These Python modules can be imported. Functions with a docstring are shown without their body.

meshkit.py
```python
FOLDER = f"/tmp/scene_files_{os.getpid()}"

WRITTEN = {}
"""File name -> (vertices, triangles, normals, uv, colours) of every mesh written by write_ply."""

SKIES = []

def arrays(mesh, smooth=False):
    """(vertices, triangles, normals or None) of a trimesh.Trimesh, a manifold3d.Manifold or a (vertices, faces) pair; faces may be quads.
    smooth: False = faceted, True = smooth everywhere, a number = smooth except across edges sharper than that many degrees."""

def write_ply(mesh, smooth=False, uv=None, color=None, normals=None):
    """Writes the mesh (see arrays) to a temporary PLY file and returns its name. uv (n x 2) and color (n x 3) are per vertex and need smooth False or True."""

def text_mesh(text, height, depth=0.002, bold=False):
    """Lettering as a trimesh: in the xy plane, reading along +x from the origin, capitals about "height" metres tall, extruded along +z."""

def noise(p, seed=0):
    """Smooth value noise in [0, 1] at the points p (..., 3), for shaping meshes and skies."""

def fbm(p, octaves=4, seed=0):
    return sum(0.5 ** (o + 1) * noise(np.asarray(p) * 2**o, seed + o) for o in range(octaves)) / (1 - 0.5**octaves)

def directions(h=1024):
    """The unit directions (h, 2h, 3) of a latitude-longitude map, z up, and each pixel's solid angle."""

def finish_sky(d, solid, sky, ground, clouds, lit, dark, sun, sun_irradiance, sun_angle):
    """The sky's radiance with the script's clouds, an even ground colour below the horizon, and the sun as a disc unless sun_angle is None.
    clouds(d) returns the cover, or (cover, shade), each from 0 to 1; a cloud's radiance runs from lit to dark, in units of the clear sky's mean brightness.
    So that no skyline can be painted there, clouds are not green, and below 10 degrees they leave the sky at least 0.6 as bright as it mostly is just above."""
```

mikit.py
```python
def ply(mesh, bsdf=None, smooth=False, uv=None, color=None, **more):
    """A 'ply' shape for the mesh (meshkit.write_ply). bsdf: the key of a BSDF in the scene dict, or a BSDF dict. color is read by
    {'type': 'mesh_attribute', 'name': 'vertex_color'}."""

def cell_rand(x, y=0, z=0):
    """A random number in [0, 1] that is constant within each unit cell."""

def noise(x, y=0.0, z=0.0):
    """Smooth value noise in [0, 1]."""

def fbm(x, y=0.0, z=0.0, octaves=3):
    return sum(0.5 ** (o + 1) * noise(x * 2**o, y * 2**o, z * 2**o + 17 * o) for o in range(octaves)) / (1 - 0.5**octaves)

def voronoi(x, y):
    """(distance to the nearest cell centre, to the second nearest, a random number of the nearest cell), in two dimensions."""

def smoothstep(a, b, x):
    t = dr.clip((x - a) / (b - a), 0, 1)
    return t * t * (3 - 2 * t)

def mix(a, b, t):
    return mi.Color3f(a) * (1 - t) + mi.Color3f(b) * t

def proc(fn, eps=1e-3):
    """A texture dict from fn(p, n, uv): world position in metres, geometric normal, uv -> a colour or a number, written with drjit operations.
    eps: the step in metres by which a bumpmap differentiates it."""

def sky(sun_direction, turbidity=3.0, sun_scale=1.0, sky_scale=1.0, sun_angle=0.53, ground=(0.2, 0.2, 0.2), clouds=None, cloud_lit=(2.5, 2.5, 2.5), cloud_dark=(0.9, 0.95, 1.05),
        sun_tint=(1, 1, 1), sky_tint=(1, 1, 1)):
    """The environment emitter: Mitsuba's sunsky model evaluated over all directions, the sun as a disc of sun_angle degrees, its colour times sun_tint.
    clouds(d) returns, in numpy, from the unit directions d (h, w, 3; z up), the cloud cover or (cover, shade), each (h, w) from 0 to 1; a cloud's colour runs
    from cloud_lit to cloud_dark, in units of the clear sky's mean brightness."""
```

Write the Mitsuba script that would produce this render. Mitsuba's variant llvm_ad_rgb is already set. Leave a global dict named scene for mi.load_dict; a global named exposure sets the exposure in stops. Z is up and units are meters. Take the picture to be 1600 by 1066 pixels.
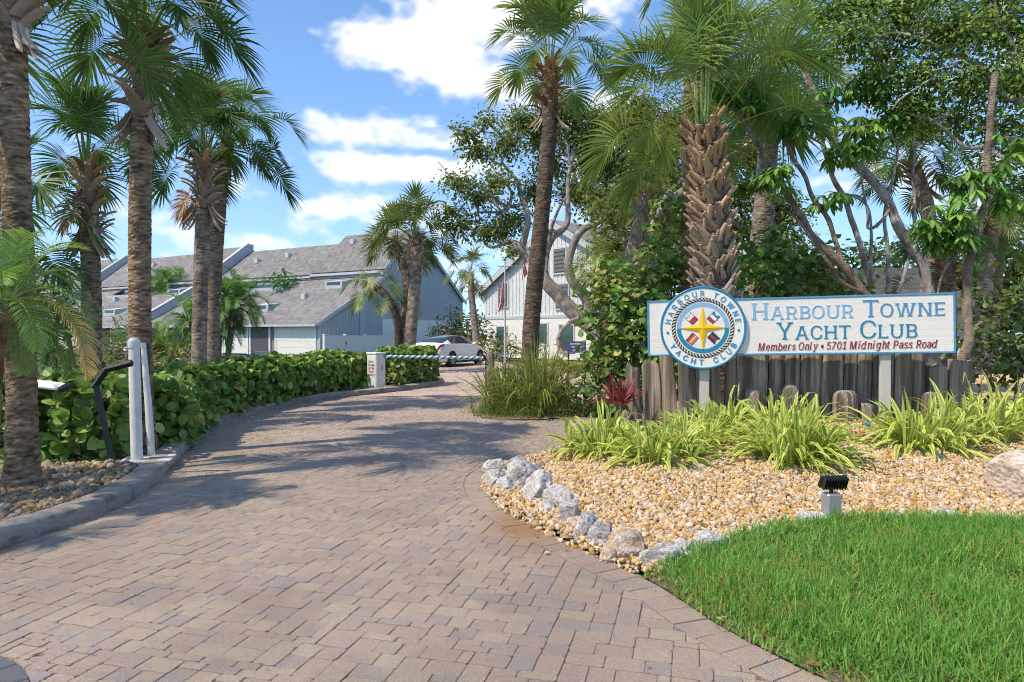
import math
import numpy as np
import trimesh
import drjit as dr
import mitsuba as mi
import mikit
import meshkit
from shapely.geometry import Polygon, LineString, Point, box as sbox
from shapely import affinity
from shapely.ops import unary_union

T = mi.ScalarTransform4f
scene, labels = {}, {}
F, CX, CY, EYE = 1067.0, 800.0, 522.0, 1.5          # photograph's focal length and horizon in its pixels, eye height

# ------------------------------------------------------------------ camera, sky, exposure
PITCH = math.atan((CY - 533.0) / F)
scene['camera'] = {
    'type': 'perspective', 'fov_axis': 'x', 'fov': math.degrees(2 * math.atan(800 / F)),
    'near_clip': 0.05, 'far_clip': 3000.0,
    'to_world': T().look_at(origin=[0, 0, EYE], target=[0, math.cos(PITCH), EYE + math.sin(PITCH)], up=[0, 0, 1])}
SUN_EL = math.radians(52)
SUN = (-0.85 * math.cos(SUN_EL), -0.53 * math.cos(SUN_EL), math.sin(SUN_EL))


def clouds(d):
    z = np.maximum(d[..., 2], 0.02)
    az = np.arctan2(d[..., 0], d[..., 1])
    el = np.arcsin(np.clip(d[..., 2], -1, 1))
    q = np.stack([az * 6.5, el * 13.0, z * 0 + 1.7], -1)
    big = meshkit.fbm(q, 5, 11)
    q2 = np.stack([az * 21, el * 40, z * 0 + 4.2], -1)
    fine = meshkit.fbm(q2, 4, 5)
    q3 = np.stack([az * 60, el * 105, z * 0 + 2.2], -1)
    n = 0.52 * big + 0.29 * fine + 0.19 * meshkit.fbm(q3, 3, 8)
    bias = 0
    for (px, py, sx, sy, w) in ((690, 50, 190, 60, .25), (545, 75, 90, 40, .18), (770, 130, 90, 40, .17), (590, 208, 150, 26, .21), (650, 266, 140, 24, .21),
                                (530, 325, 120, 22, .17), (480, 170, 40, 20, .14), (640, 145, 26, 12, .13), (600, 238, 120, 9, -.10), (620, 292, 140, 9, -.08), (1440, 300, 120, 40, .1), (420, 380, 300, 30, .10),
                                (400, 90, 140, 90, -.25), (560, 140, 100, 26, -.16), (560, 10, 90, 22, -.12), (150, 60, 190, 120, -.22)):
        a0, e0 = math.atan((px - CX) / F), math.atan((CY - py) / math.hypot(F, px - CX))
        bias = bias + w * np.exp(-((az - a0) / (sx / F)) ** 2 - ((el - e0) / (sy / F)) ** 2)
    c = n + bias
    cover = np.clip((c - 0.50) / 0.20, 0, 1)
    cover = cover * cover * (3 - 2 * cover) * 0.97
    shade = np.clip((meshkit.fbm(q * 1.4 + 9, 4, 3) - 0.5) * 1.4, 0, 1) * 0.5
    return cover, shade


scene['sky_light'] = mikit.sky(SUN, turbidity=2.6, clouds=clouds, cloud_lit=(2.3, 2.3, 2.32), cloud_dark=(1.7, 1.76, 1.84), sky_scale=1.95, sky_tint=(0.93, 1.0, 1.06))
exposure = 1.6

# ------------------------------------------------------------------ naming helpers
count = {}
UV_TONED = ('leaf', 'palm_leaf', 'leaf_gloss', 'grass_blade', 'vc', 'stone_vc', 'bark_vc', 'gravel_vc')


def newkey(name, parent=None):
    full = f"{parent}__{name}" if parent else name
    n = count.get(full, 0)
    count[full] = n + 1
    return full if n == 0 else f"{full}_{n:03d}"


def thing(name, label, category, group=None):
    k = newkey(name)
    labels[k] = {'label': label, 'category': category}
    if group:
        labels[k]['group'] = group
    return k


def put(name, mesh, bsdf, parent=None, smooth=False, uv=None, color=None, label=None, cat=None, group=None, kind=None):
    k = newkey(name, parent)
    if color is not None and bsdf in UV_TONED:      # natural tones travel as (red/green, green) in uv, so that alike meshes can be joined
        c = np.clip(np.asarray(color, float), .003, .95)
        uv, color = np.column_stack([c[:, 0] / c[:, 1], c[:, 1]]), None
    if uv is not None:
        uv = np.asarray(uv)
    scene[k] = mikit.ply(mesh, bsdf, smooth, uv=uv, color=color)
    e = {a: b for a, b in (('label', label), ('category', cat), ('group', group), ('kind', kind)) if b}
    if e:
        labels[k] = e
    return k


def P(px, py, d):
    return np.array([(px - CX) / F * d, d, EYE - (py - CY) / F * d])


def G(px, py, z=0.0):
    d = (EYE - z) * F / (py - CY)
    return np.array([(px - CX) / F * d, d, z])


# ------------------------------------------------------------------ mesh helpers
def nrm(a):
    return a / np.maximum(np.linalg.norm(a, axis=-1, keepdims=True), 1e-9)


class MB:
    def __init__(self):
        self.v, self.f, self.c, self.n = [], [], [], 0

    def add(self, v, f, c=None):
        v = np.asarray(v, float).reshape(-1, 3)
        f = np.asarray(f, int)
        if f.shape[1] == 4:
            f = np.vstack([f[:, [0, 1, 2]], f[:, [0, 2, 3]]])
        self.v.append(v)
        self.f.append(f + self.n)
        if c is not None:
            self.c.append(np.broadcast_to(np.asarray(c, float), (len(v), np.asarray(c).shape[-1])))
        self.n += len(v)
        return self

    def mesh(self):
        return trimesh.Trimesh(np.vstack(self.v), np.vstack(self.f), process=False)

    def col(self):
        return np.vstack(self.c) if self.c else None

    def box(self, c, s, R=None, col=None):
        h = np.array(s) / 2
        v = np.array([[x, y, z] for x in (-1, 1) for y in (-1, 1) for z in (-1, 1)], float) * h
        if R is not None:
            v = v @ np.asarray(R).T
        f = [[0, 1, 3, 2], [4, 6, 7, 5], [0, 4, 5, 1], [2, 3, 7, 6], [0, 2, 6, 4], [1, 5, 7, 3]]
        return self.add(v + np.asarray(c), f, col)

    def tube(self, pts, rad, sides=8, col=None, cap=True):
        v, f = tube(pts, rad, sides, cap)
        return self.add(v, f, col)


def tube(pts, rad, sides=8, cap=True):
    p = np.asarray(pts, float)
    n = len(p)
    rad = np.broadcast_to(np.asarray(rad, float), (n,)) if np.ndim(rad) < 2 else np.asarray(rad)
    t = nrm(np.gradient(p, axis=0))
    a = np.cross(t[0], [0, 0, 1.0] if abs(t[0][2]) < .9 else [0, 1.0, 0])
    A = []
    for i in range(n):
        a = a - t[i] * (a @ t[i])
        a = a / max(np.linalg.norm(a), 1e-9)
        A.append(a)
    A = np.array(A)
    B = np.cross(t, A)
    ang = np.arange(sides) * 2 * np.pi / sides
    r = rad[:, None] if rad.ndim == 1 else rad
    v = p[:, None] + (r[..., None] if r.ndim == 2 else r) * (np.cos(ang)[None, :, None] * A[:, None] + np.sin(ang)[None, :, None] * B[:, None])
    i, j = np.meshgrid(np.arange(n - 1), np.arange(sides), indexing='ij')
    q = np.stack([i * sides + j, i * sides + (j + 1) % sides, (i + 1) * sides + (j + 1) % sides, (i + 1) * sides + j], -1).reshape(-1, 4)
    v = v.reshape(-1, 3)
    f = np.vstack([q[:, [0, 1, 2]], q[:, [0, 2, 3]]])
    if cap:
        m = len(v)
        v = np.vstack([v, p[:1], p[-1:]])
        k = np.arange(sides)
        f = np.vstack([f, np.stack([k * 0 + m, (k + 1) % sides, k], 1), np.stack([k * 0 + m + 1, (n - 1) * sides + k, (n - 1) * sides + (k + 1) % sides], 1)])
    return v, f


def spline(pts, n, closed=False):
    from scipy.interpolate import CubicSpline
    p = np.asarray(pts, float)
    s = np.concatenate([[0], np.cumsum(np.linalg.norm(np.diff(p, axis=0), axis=1))])
    return CubicSpline(s, p)(np.linspace(0, s[-1], n)) if len(p) > 2 else p[0] + (p[1] - p[0]) * np.linspace(0, 1, n)[:, None]


def rounded(size, r=0.01, seg=1):
    """chamfered box"""
    import manifold3d as m3
    h = np.array(size) / 2 - r
    pts = []
    for sx in (-1, 1):
        for sy in (-1, 1):
            for sz in (-1, 1):
                c = h * [sx, sy, sz]
                for ax in range(3):
                    o = np.zeros(3)
                    o[ax] = [sx, sy, sz][ax] * r
                    pts.append(c + o)
    m = trimesh.convex.convex_hull(np.array(pts))
    return m


def move(m, loc=(0, 0, 0), R=None):
    m = m.copy()
    v = np.asarray(m.vertices)
    if R is not None:
        v = v @ np.asarray(R).T
    m.vertices = v + np.asarray(loc)
    return m


def rotz(a):
    c, s = math.cos(a), math.sin(a)
    return np.array([[c, -s, 0], [s, c, 0], [0, 0, 1]])


def rotx(a):
    c, s = math.cos(a), math.sin(a)
    return np.array([[1, 0, 0], [0, c, -s], [0, s, c]])


def roty(a):
    c, s = math.cos(a), math.sin(a)
    return np.array([[c, 0, s], [0, 1, 0], [-s, 0, c]])


def frames(n, rng):
    q = nrm(rng.normal(size=(n, 4)))
    w, x, y, z = q.T
    return np.stack([np.stack([1 - 2 * (y * y + z * z), 2 * (x * y - z * w), 2 * (x * z + y * w)], -1),
                     np.stack([2 * (x * y + z * w), 1 - 2 * (x * x + z * z), 2 * (y * z - x * w)], -1),
                     np.stack([2 * (x * z - y * w), 2 * (y * z + x * w), 1 - 2 * (x * x + y * y)], -1)], 1)


DOWN = np.array([0, 0, -1.0])
PROF_LEAF = lambda t: np.interp(t, [0, .12, .4, .75, 1], [.55, .8, 1, .7, .03])
PROF_GRASS = lambda t: np.interp(t, [0, .5, 1], [1, .85, .05])


def blades(base, d0, up, L, W, droop, nseg=4, prof=PROF_LEAF, fold=.3, edge=None, mid=None):
    """N strap leaves that bend under gravity; three vertices per section (edge, mid rib, edge)."""
    base, d0, up = (np.asarray(x, float) for x in (base, d0, up))
    N = len(base)
    L, W, droop = (np.broadcast_to(np.asarray(x, float), (N,)) for x in (L, W, droop))
    t = np.linspace(0, 1, nseg + 1)
    d = nrm(d0[:, None] + droop[:, None, None] * (t ** 1.4)[None, :, None] * DOWN)
    step = d[:, :-1] * (L / nseg)[:, None, None]
    pts = np.concatenate([base[:, None], base[:, None] + np.cumsum(step, 1)], 1)
    side = nrm(np.cross(d, np.broadcast_to(up[:, None] if up.ndim == 2 else up, d.shape)))
    nn = np.cross(side, d)
    w = (W[:, None] * prof(t)[None] / 2)[..., None]
    V = np.stack([pts - side * w + nn * fold * w, pts, pts + side * w + nn * fold * w], 2)   # N, n+1, 3, 3
    o = (np.arange(N) * (nseg + 1) * 3)[:, None, None]
    i = (np.arange(nseg) * 3)[None, :, None]
    q = np.array([[0, 1, 4, 3], [1, 2, 5, 4]])
    q = (o[..., None] + i[..., None] + q[None, None]).reshape(-1, 4)
    f = np.vstack([q[:, [0, 1, 2]], q[:, [0, 2, 3]]])
    C = None
    if edge is not None:
        e = np.broadcast_to(np.asarray(edge, float), (N, 3))
        m = e if mid is None else np.broadcast_to(np.asarray(mid, float), (N, 3))
        C = np.broadcast_to(np.stack([e, m, e], 1)[:, None], V.shape).reshape(-1, 3)
    return V.reshape(-1, 3), f, C


def scatter(tv, tf, pos, R, size, col):
    """copies of a template: pos (N,3), R (N,3,3) columns = template axes, size (N,) or (N,3)"""
    N = len(pos)
    s = np.broadcast_to(np.asarray(size, float).reshape(N, -1), (N, 3))
    v = np.einsum('nij,nkj->nki', R, tv[None] * s[:, None]) + pos[:, None]
    f = (tf[None] + (np.arange(N) * len(tv))[:, None, None]).reshape(-1, 3)
    c = np.repeat(col, len(tv), 0)
    return v.reshape(-1, 3), f, c


def leaf_frames(n, d):
    """R with z = n, x = d made perpendicular"""
    n = nrm(n)
    x = nrm(d - n * (d * n).sum(-1, keepdims=True))
    return np.stack([x, np.cross(n, x), n], -1)


# leaf templates: x from stalk to tip, z up
def tmpl(outline, cup):
    o = np.array(outline)
    v = [[0, 0, 0]] + [[x, y, cup * abs(y) - .12 * x * x] for x, y in o]
    f = [[0, i, i + 1] for i in range(1, len(o))]
    return np.array(v, float), np.array(f)


OVAL = tmpl([(.35, -.24), (.75, -.2), (1, 0), (.75, .2), (.35, .24)], .35)
LONG = tmpl([(.3, -.13), (.7, -.15), (1, 0), (.7, .15), (.3, .13)], .4)
_a = np.linspace(-2.75, 2.75, 9)
ROUND = tmpl([(.5 + .5 * math.cos(a), .5 * math.sin(a)) for a in _a], .25)
_a = np.linspace(-2.6, 2.6, 5)
ROUND_LOW = tmpl([(.5 + .5 * math.cos(a), .5 * math.sin(a)) for a in _a], .25)


def vary(rng, n, cols, amp=.18, w=None):
    cols = np.asarray(cols, float)
    i = rng.choice(len(cols), n, p=w)
    return np.clip(cols[i] * (1 + amp * rng.normal(size=(n, 1))) * (1 + .06 * rng.normal(size=(n, 3))), .004, .9)


# ------------------------------------------------------------------ materials
def rgb(*c):
    return {'type': 'rgb', 'value': list(c)}


VC = {'type': 'mesh_attribute', 'name': 'vertex_color'}
LEAF_TONE = mikit.proc(lambda p, n, uv: mi.Color3f(uv.x * uv.y, uv.y, uv.y * (.15 + .10 * uv.x)) * 1.75)
EARTH_TONE = mikit.proc(lambda p, n, uv: mi.Color3f(uv.x * uv.y, uv.y, uv.y * dr.clip(1.0 - .82 * (uv.x - .99), .3, 1.0)))


def principled(name, color, rough=.7, bump=None, scale=1.0, two=True, **kw):
    b = {'type': 'principled', 'base_color': color, 'roughness': rough, **kw}
    if bump:
        b = {'type': 'bumpmap', 'arbitrary': mikit.proc(bump), 'scale': scale, 'bsdf': b}
    scene[name] = {'type': 'twosided', 'bsdf': b} if two else b


def leafmat(name, gloss, trans, alpha=.32):
    scene[name] = {'type': 'blendbsdf', 'weight': gloss,
                   'a': {'type': 'principledthin', 'base_color': LEAF_TONE, 'roughness': .5, 'diff_trans': trans, 'spec_trans': 0.0},
                   'b': {'type': 'twosided', 'bsdf': {'type': 'roughconductor', 'material': 'none', 'alpha': alpha, 'specular_reflectance': rgb(.8, .8, .8)}}}


leafmat('leaf', .022, .75, .28)
leafmat('leaf_gloss', .04, .65, .22)
leafmat('palm_leaf', .075, .7, .25)
leafmat('grass_blade', .015, .9, .35)
principled('vc', EARTH_TONE, .85)
principled('gravel_vc', mikit.proc(lambda p, n, uv: mi.Color3f(uv.x * uv.y, uv.y, uv.y * dr.clip(1.0 - 1.14 * (uv.x - .99), .25, 1.0))), .85)
principled('vc_any', VC, .5)
n3, fb, mixc, sst = mikit.noise, mikit.fbm, mikit.mix, mikit.smoothstep
principled('stone_vc', mikit.proc(lambda p, n, uv: mi.Color3f(uv.x * uv.y, uv.y, uv.y * dr.clip(1.0 - .82 * (uv.x - .99), .3, 1.0)) * (.62 + .72 * mikit.fbm(p.x * 55, p.y * 55, p.z * 55, 3))), .9,
           lambda p, n, uv: mikit.fbm(p.x * 45, p.y * 45, p.z * 45, 3) * .012, 1.0)
principled('bark_vc', mikit.proc(lambda p, n, uv: mi.Color3f(uv.x * uv.y, uv.y, uv.y * dr.clip(1.0 - .82 * (uv.x - .99), .3, 1.0)) * (.55 + .85 * mikit.fbm(p.x * 34, p.y * 34, p.z * 70, 3))
                                 * (.86 + .3 * mikit.smoothstep(.45, .6, mikit.fbm(p.x * 9, p.y * 9, p.z * 6, 2)))), .95, lambda p, n, uv: mikit.fbm(p.x * 30, p.y * 30, p.z * 60, 3) * .03, 1.0)


def paver_col(p, n, uv):
    t = uv.x
    c = mixc((.325, .266, .208), (.308, .244, .198), sst(.12, .30, t))
    c = mixc(c, (.290, .230, .194), sst(.44, .60, t))
    c = mixc(c, (.258, .226, .205), sst(.76, .84, t))
    c = mixc(c, (.318, .274, .212), sst(.90, .93, t))
    mott = fb(p.x * 14 + uv.y * 40, p.y * 14, uv.y * 9, 3)
    c = mixc(c, mi.Color3f(.255, .235, .225), sst(.48, .75, mott) * .6)
    sp = n3(p.x * 260, p.y * 260, p.z * 100)
    c = c * (.70 + .60 * sp)
    dirt = fb(p.x * .7 + 3, p.y * .7, 0, 3)
    spot = fb(p.x * 2.6 + 11, p.y * 2.6, 4, 3)
    c = c * (.84 + .32 * dirt) * (1 - .12 * sst(.60, .74, spot))
    lane = p.x * .967 - p.y * .254
    c = c * (1 - .09 * dr.exp(-dr.square((lane + 2.3) / .28)) - .09 * dr.exp(-dr.square((lane + .7) / .28)))
    # rust stain where the bed drains on to the border
    st = dr.exp(-dr.square((p.x - .12) / .30) - dr.square((p.y - 5.35) / .62)) * (.55 + .8 * fb(p.x * 5, p.y * 5, 1, 3))
    return mixc(c, mi.Color3f(.235, .135, .065), dr.clip(st, 0, .85)) * .97


principled('paver', mikit.proc(paver_col), .82, lambda p, n, uv: n3(p.x * 150, p.y * 150, 0) * .002, 1.0)
principled('paver_dark', rgb(.105, .115, .13), .8)


def road_far(p, n, uv):
    a, b = p.x * .967 - p.y * .254, p.x * .254 + p.y * .967
    col = dr.floor(a / .14)
    r = mikit.cell_rand(col, dr.floor((b + mikit.cell_rand(col, 7) * .3) / .17), 1)
    c = mixc((.37, .295, .24), (.31, .24, .215), r)
    c = mixc(c, mi.Color3f(.26, .235, .225), sst(.75, .9, mikit.cell_rand(col, dr.floor(b / .17), 5)) * .6)
    fx, fy = a / .14 - col, (b + mikit.cell_rand(col, 7) * .3) / .17
    fy = fy - dr.floor(fy)
    e = dr.minimum(dr.minimum(fx, 1 - fx), dr.minimum(fy, 1 - fy))
    c = c * (.72 + .28 * sst(.0, .08, e))
    return c * (.85 + .3 * fb(p.x * .7 + 3, p.y * .7, 0, 4)) * 1.05


principled('road_far', mikit.proc(road_far), .85)
principled('joint_sand', mikit.proc(lambda p, n, uv: mi.Color3f(.19, .15, .115) * (.6 + .8 * fb(p.x * 40, p.y * 40, 0, 2))), .95)


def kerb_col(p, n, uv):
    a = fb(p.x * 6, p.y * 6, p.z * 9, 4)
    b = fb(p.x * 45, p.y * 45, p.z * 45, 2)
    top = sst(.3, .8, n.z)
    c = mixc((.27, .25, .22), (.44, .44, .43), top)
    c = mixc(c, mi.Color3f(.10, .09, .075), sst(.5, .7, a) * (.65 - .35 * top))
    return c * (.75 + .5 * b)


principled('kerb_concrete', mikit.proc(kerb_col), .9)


def soil_col(p, n, uv):
    return mixc((.085, .06, .04), (.2, .15, .1), fb(p.x * 5, p.y * 5, 0, 4)) * (.6 + .8 * n3(p.x * 60, p.y * 60, 0))


principled('soil', mikit.proc(soil_col), .95)
principled('gravel_base', mikit.proc(lambda p, n, uv: mixc((.36, .24, .13), (.55, .42, .27), n3(p.x * 38, p.y * 38, 0)) * (.5 + .6 * n3(p.x * 80, p.y * 80, 5))), .95)
principled('turf', mikit.proc(lambda p, n, uv: mixc((.035, .06, .015), (.075, .10, .03), fb(p.x * 2, p.y * 2, 0, 4)) * (.6 + .7 * n3(p.x * 60, p.y * 60, 0))), .95)


def bark_colors(v, seed, c0, c1, ring=36.0, lo=.35, fine=26.0):
    """per-vertex bark tone: rings or plates, dark cracks and slow patches"""
    v = np.asarray(v)
    h = meshkit.fbm(v * [13, 13, ring] + seed, 3, seed)[:, None]
    g = meshkit.fbm(v * [fine, fine, 9] + seed, 3, seed + 1)[:, None]
    st = lambda a, b, x: np.clip((x - a) / (b - a), 0, 1)
    c = np.array(c0) + (np.array(c1) - np.array(c0)) * st(.3, .7, h)
    c = c * (lo + (1 - lo) * st(.3, .52, g * .5 + h * .5))
    return np.clip(c * (.75 + .5 * meshkit.fbm(v * [2, 2, 1.3], 2, seed + 2)[:, None]), .005, .9)


BARK = {'palm_bark_brown': ((.155, .105, .068), (.37, .265, .18)), 'palm_bark_grey': ((.165, .125, .09), (.38, .30, .225)), 'palm_bark_dark': ((.075, .055, .042), (.20, .155, .115)),
        'palm_bark_pale': ((.22, .18, .14), (.42, .35, .28)), 'tree_bark_grey': ((.25, .225, .195), (.46, .43, .385)), 'tree_bark_brown': ((.19, .145, .105), (.33, .265, .205))}
principled('twig', rgb(.22, .19, .155), .9)


def wood_col(p, n, uv):
    g = fb(p.x * 24 + p.y * 9, p.y * 20, p.z * 1.1, 3)
    s = fb(p.x * 4.1, p.y * 4.1, p.z * .5, 2)
    c = mixc((.11, .092, .074), (.35, .305, .255), sst(.3, .72, g))
    c = mixc(c, mi.Color3f(.25, .185, .12), sst(.55, .72, s) * .55)
    c = c * (.7 + .3 * sst(.36, .46, fb(p.x * 60, p.y * 60, p.z * 1.4, 2)))
    return c * (.65 + .7 * uv.x)


principled('old_wood', mikit.proc(wood_col), .95)


def shingle(p, n, uv):
    b = p.z * 5.2
    row = dr.floor(b)
    a = (p.x * .866 - p.y * .5) * 3 + mikit.cell_rand(row, 3) * 4
    r = mikit.cell_rand(dr.floor(a), row, 2)
    c = mixc((.150, .150, .150), (.235, .235, .233), r)
    f = b - row
    return c * (.72 + .28 * sst(.0, .3, f)) * (.85 + .3 * fb(p.x * .5, p.y * .5, p.z * .5, 3))


principled('shingle', mikit.proc(shingle), .95)
principled('siding_blue', rgb(.38, .43, .465), .8)
principled('siding_grey', rgb(.60, .635, .65), .8)
principled('siding_taupe', rgb(.20, .195, .20), .8)
principled('trim_pale', rgb(.46, .50, .53), .6)
principled('stucco_white', rgb(.72, .72, .70), .85)
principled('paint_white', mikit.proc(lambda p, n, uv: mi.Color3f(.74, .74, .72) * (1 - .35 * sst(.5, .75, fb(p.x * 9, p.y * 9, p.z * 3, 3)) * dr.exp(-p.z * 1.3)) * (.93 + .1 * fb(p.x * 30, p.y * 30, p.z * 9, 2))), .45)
principled('dark_grey', rgb(.075, .08, .085), .6)
principled('black_metal', rgb(.014, .015, .017), .42)
principled('rubber', rgb(.018, .018, .02), .8)
principled('alloy', rgb(.16, .165, .175), .35, metallic=.8)
principled('galv', rgb(.34, .35, .36), .45, metallic=.35)
principled('car_paint', rgb(.78, .79, .80), .25, clearcoat=1.0, clearcoat_gloss=.95)
principled('car_glass', rgb(.02, .024, .03), .06, specular=.7)
principled('tail_red', rgb(.28, .012, .018), .2)
principled('window_glass', rgb(.03, .05, .055), .05, specular=.8)
principled('window_green', rgb(.04, .085, .075), .08, specular=.8)
principled('louvre', rgb(.17, .155, .145), .7)
principled('sign_blue', rgb(.022, .215, .39), .35)
principled('sign_pale_blue', rgb(.085, .27, .49), .35)
principled('sign_sky_blue', rgb(.24, .44, .70), .35)  # on the lettering this paler blue holds the sky's reflection as colour


def board_grain(p, n, uv):
    return fb(p.x * 1.6, p.y * 1.6, p.z * 75, 3)


principled('sign_white', mikit.proc(lambda p, n, uv: mi.Color3f(.78, .78, .75) * (.80 + .26 * board_grain(p, n, uv))), .6)
principled('sign_plain_white', rgb(.78, .78, .76), .5)
principled('sign_red', rgb(.25, .018, .022), .4)
principled('star_yellow', rgb(.80, .50, .012), .35)
principled('flag_red', rgb(.42, .03, .04), .5)
principled('flag_orange', rgb(.55, .19, .03), .5)
principled('ink_dark', rgb(.03, .035, .06), .5)
principled('rope_tan', rgb(.60, .55, .46), .8)
principled('print_maroon', rgb(.16, .035, .035), .6)
principled('plastic_blue', rgb(.01, .16, .50), .35)
principled('banner_blue', rgb(.07, .08, .26), .6)
principled('post_wood', rgb(.47, .47, .43), .8)
principled('pole_metal', rgb(.55, .56, .57), .4)

# ================================================================== SETTING
rng = np.random.default_rng(7)
KERB = spline([(-3.30, 2.0), (-3.62, 4.1), (-3.52, 4.95), (-3.42, 5.6), (-3.44, 6.2), (-3.75, 7.4), (-4.40, 9.5), (-4.80, 11.5), (-4.72, 13.6), (-4.33, 15.4),
               (-3.55, 16.9), (-2.75, 18.3), (-2.25, 19.8), (-2.25, 22.0), (-2.7, 25.0)], 240)
BED = spline([(1.95, 1.75), (1.39, 2.96), (1.09, 3.53), (.86, 4.15), (.71, 4.41), (.45, 4.87), (.07, 5.60), (-.17, 6.38), (-.24, 6.95), (-.10, 7.72), (.35, 8.6), (.95, 9.4),
              (1.6, 10.1), (2.3, 10.9)], 200)
LAWN_TOP = spline([(.86, 4.15), (1.22, 4.52), (1.75, 4.92), (2.25, 5.14), (2.96, 5.22), (3.85, 5.10), (5.2, 4.8), (8, 4.0)], 80)


def segdist(x, y, line):
    x, y = np.asarray(x, float), np.asarray(y, float)
    best = np.full(x.shape, 1e9)
    for a, b in zip(line[:-1:4], line[4::4]):
        ab = b - a
        t = np.clip(((x - a[0]) * ab[0] + (y - a[1]) * ab[1]) / (ab @ ab), 0, 1)
        best = np.minimum(best, np.hypot(x - a[0] - t * ab[0], y - a[1] - t * ab[1]))
    return best


bed_front = np.vstack([LAWN_TOP[::-1], BED[BED[:, 1] > 4.15]])


def gz(x, y):
    """ground height of the gravel mound on the right"""
    d = segdist(x, y, bed_front)
    s = np.clip(d / 3.0, 0, 1)
    return .03 + .25 * s * s * (3 - 2 * s) + .03 * (meshkit.noise(np.stack([np.asarray(x, float) * .9, np.asarray(y, float) * .9, np.zeros(np.shape(x))], -1), 4) - .5)


def slab(poly, z, bsdf, name, label=None, kind='structure', smooth=False):
    parts = [poly] if poly.geom_type == 'Polygon' else list(poly.geoms)
    mb = MB()
    for g in parts:
        v, f = trimesh.creation.triangulate_polygon(g, engine='earcut')
        v = np.column_stack([v, np.full(len(v), z)])
        n = np.cross(v[f[:, 1]] - v[f[:, 0]], v[f[:, 2]] - v[f[:, 0]])[:, 2]
        f = np.where((n < 0)[:, None], f[:, ::-1], f)
        mb.add(v, f)
    return put(name, mb.mesh(), bsdf, kind=kind, label=label)


slab(sbox(-600, -60, 600, 900), -.06, 'turf', 'ground', 'flat green and brown ground stretching away beyond the driveway')

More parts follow.
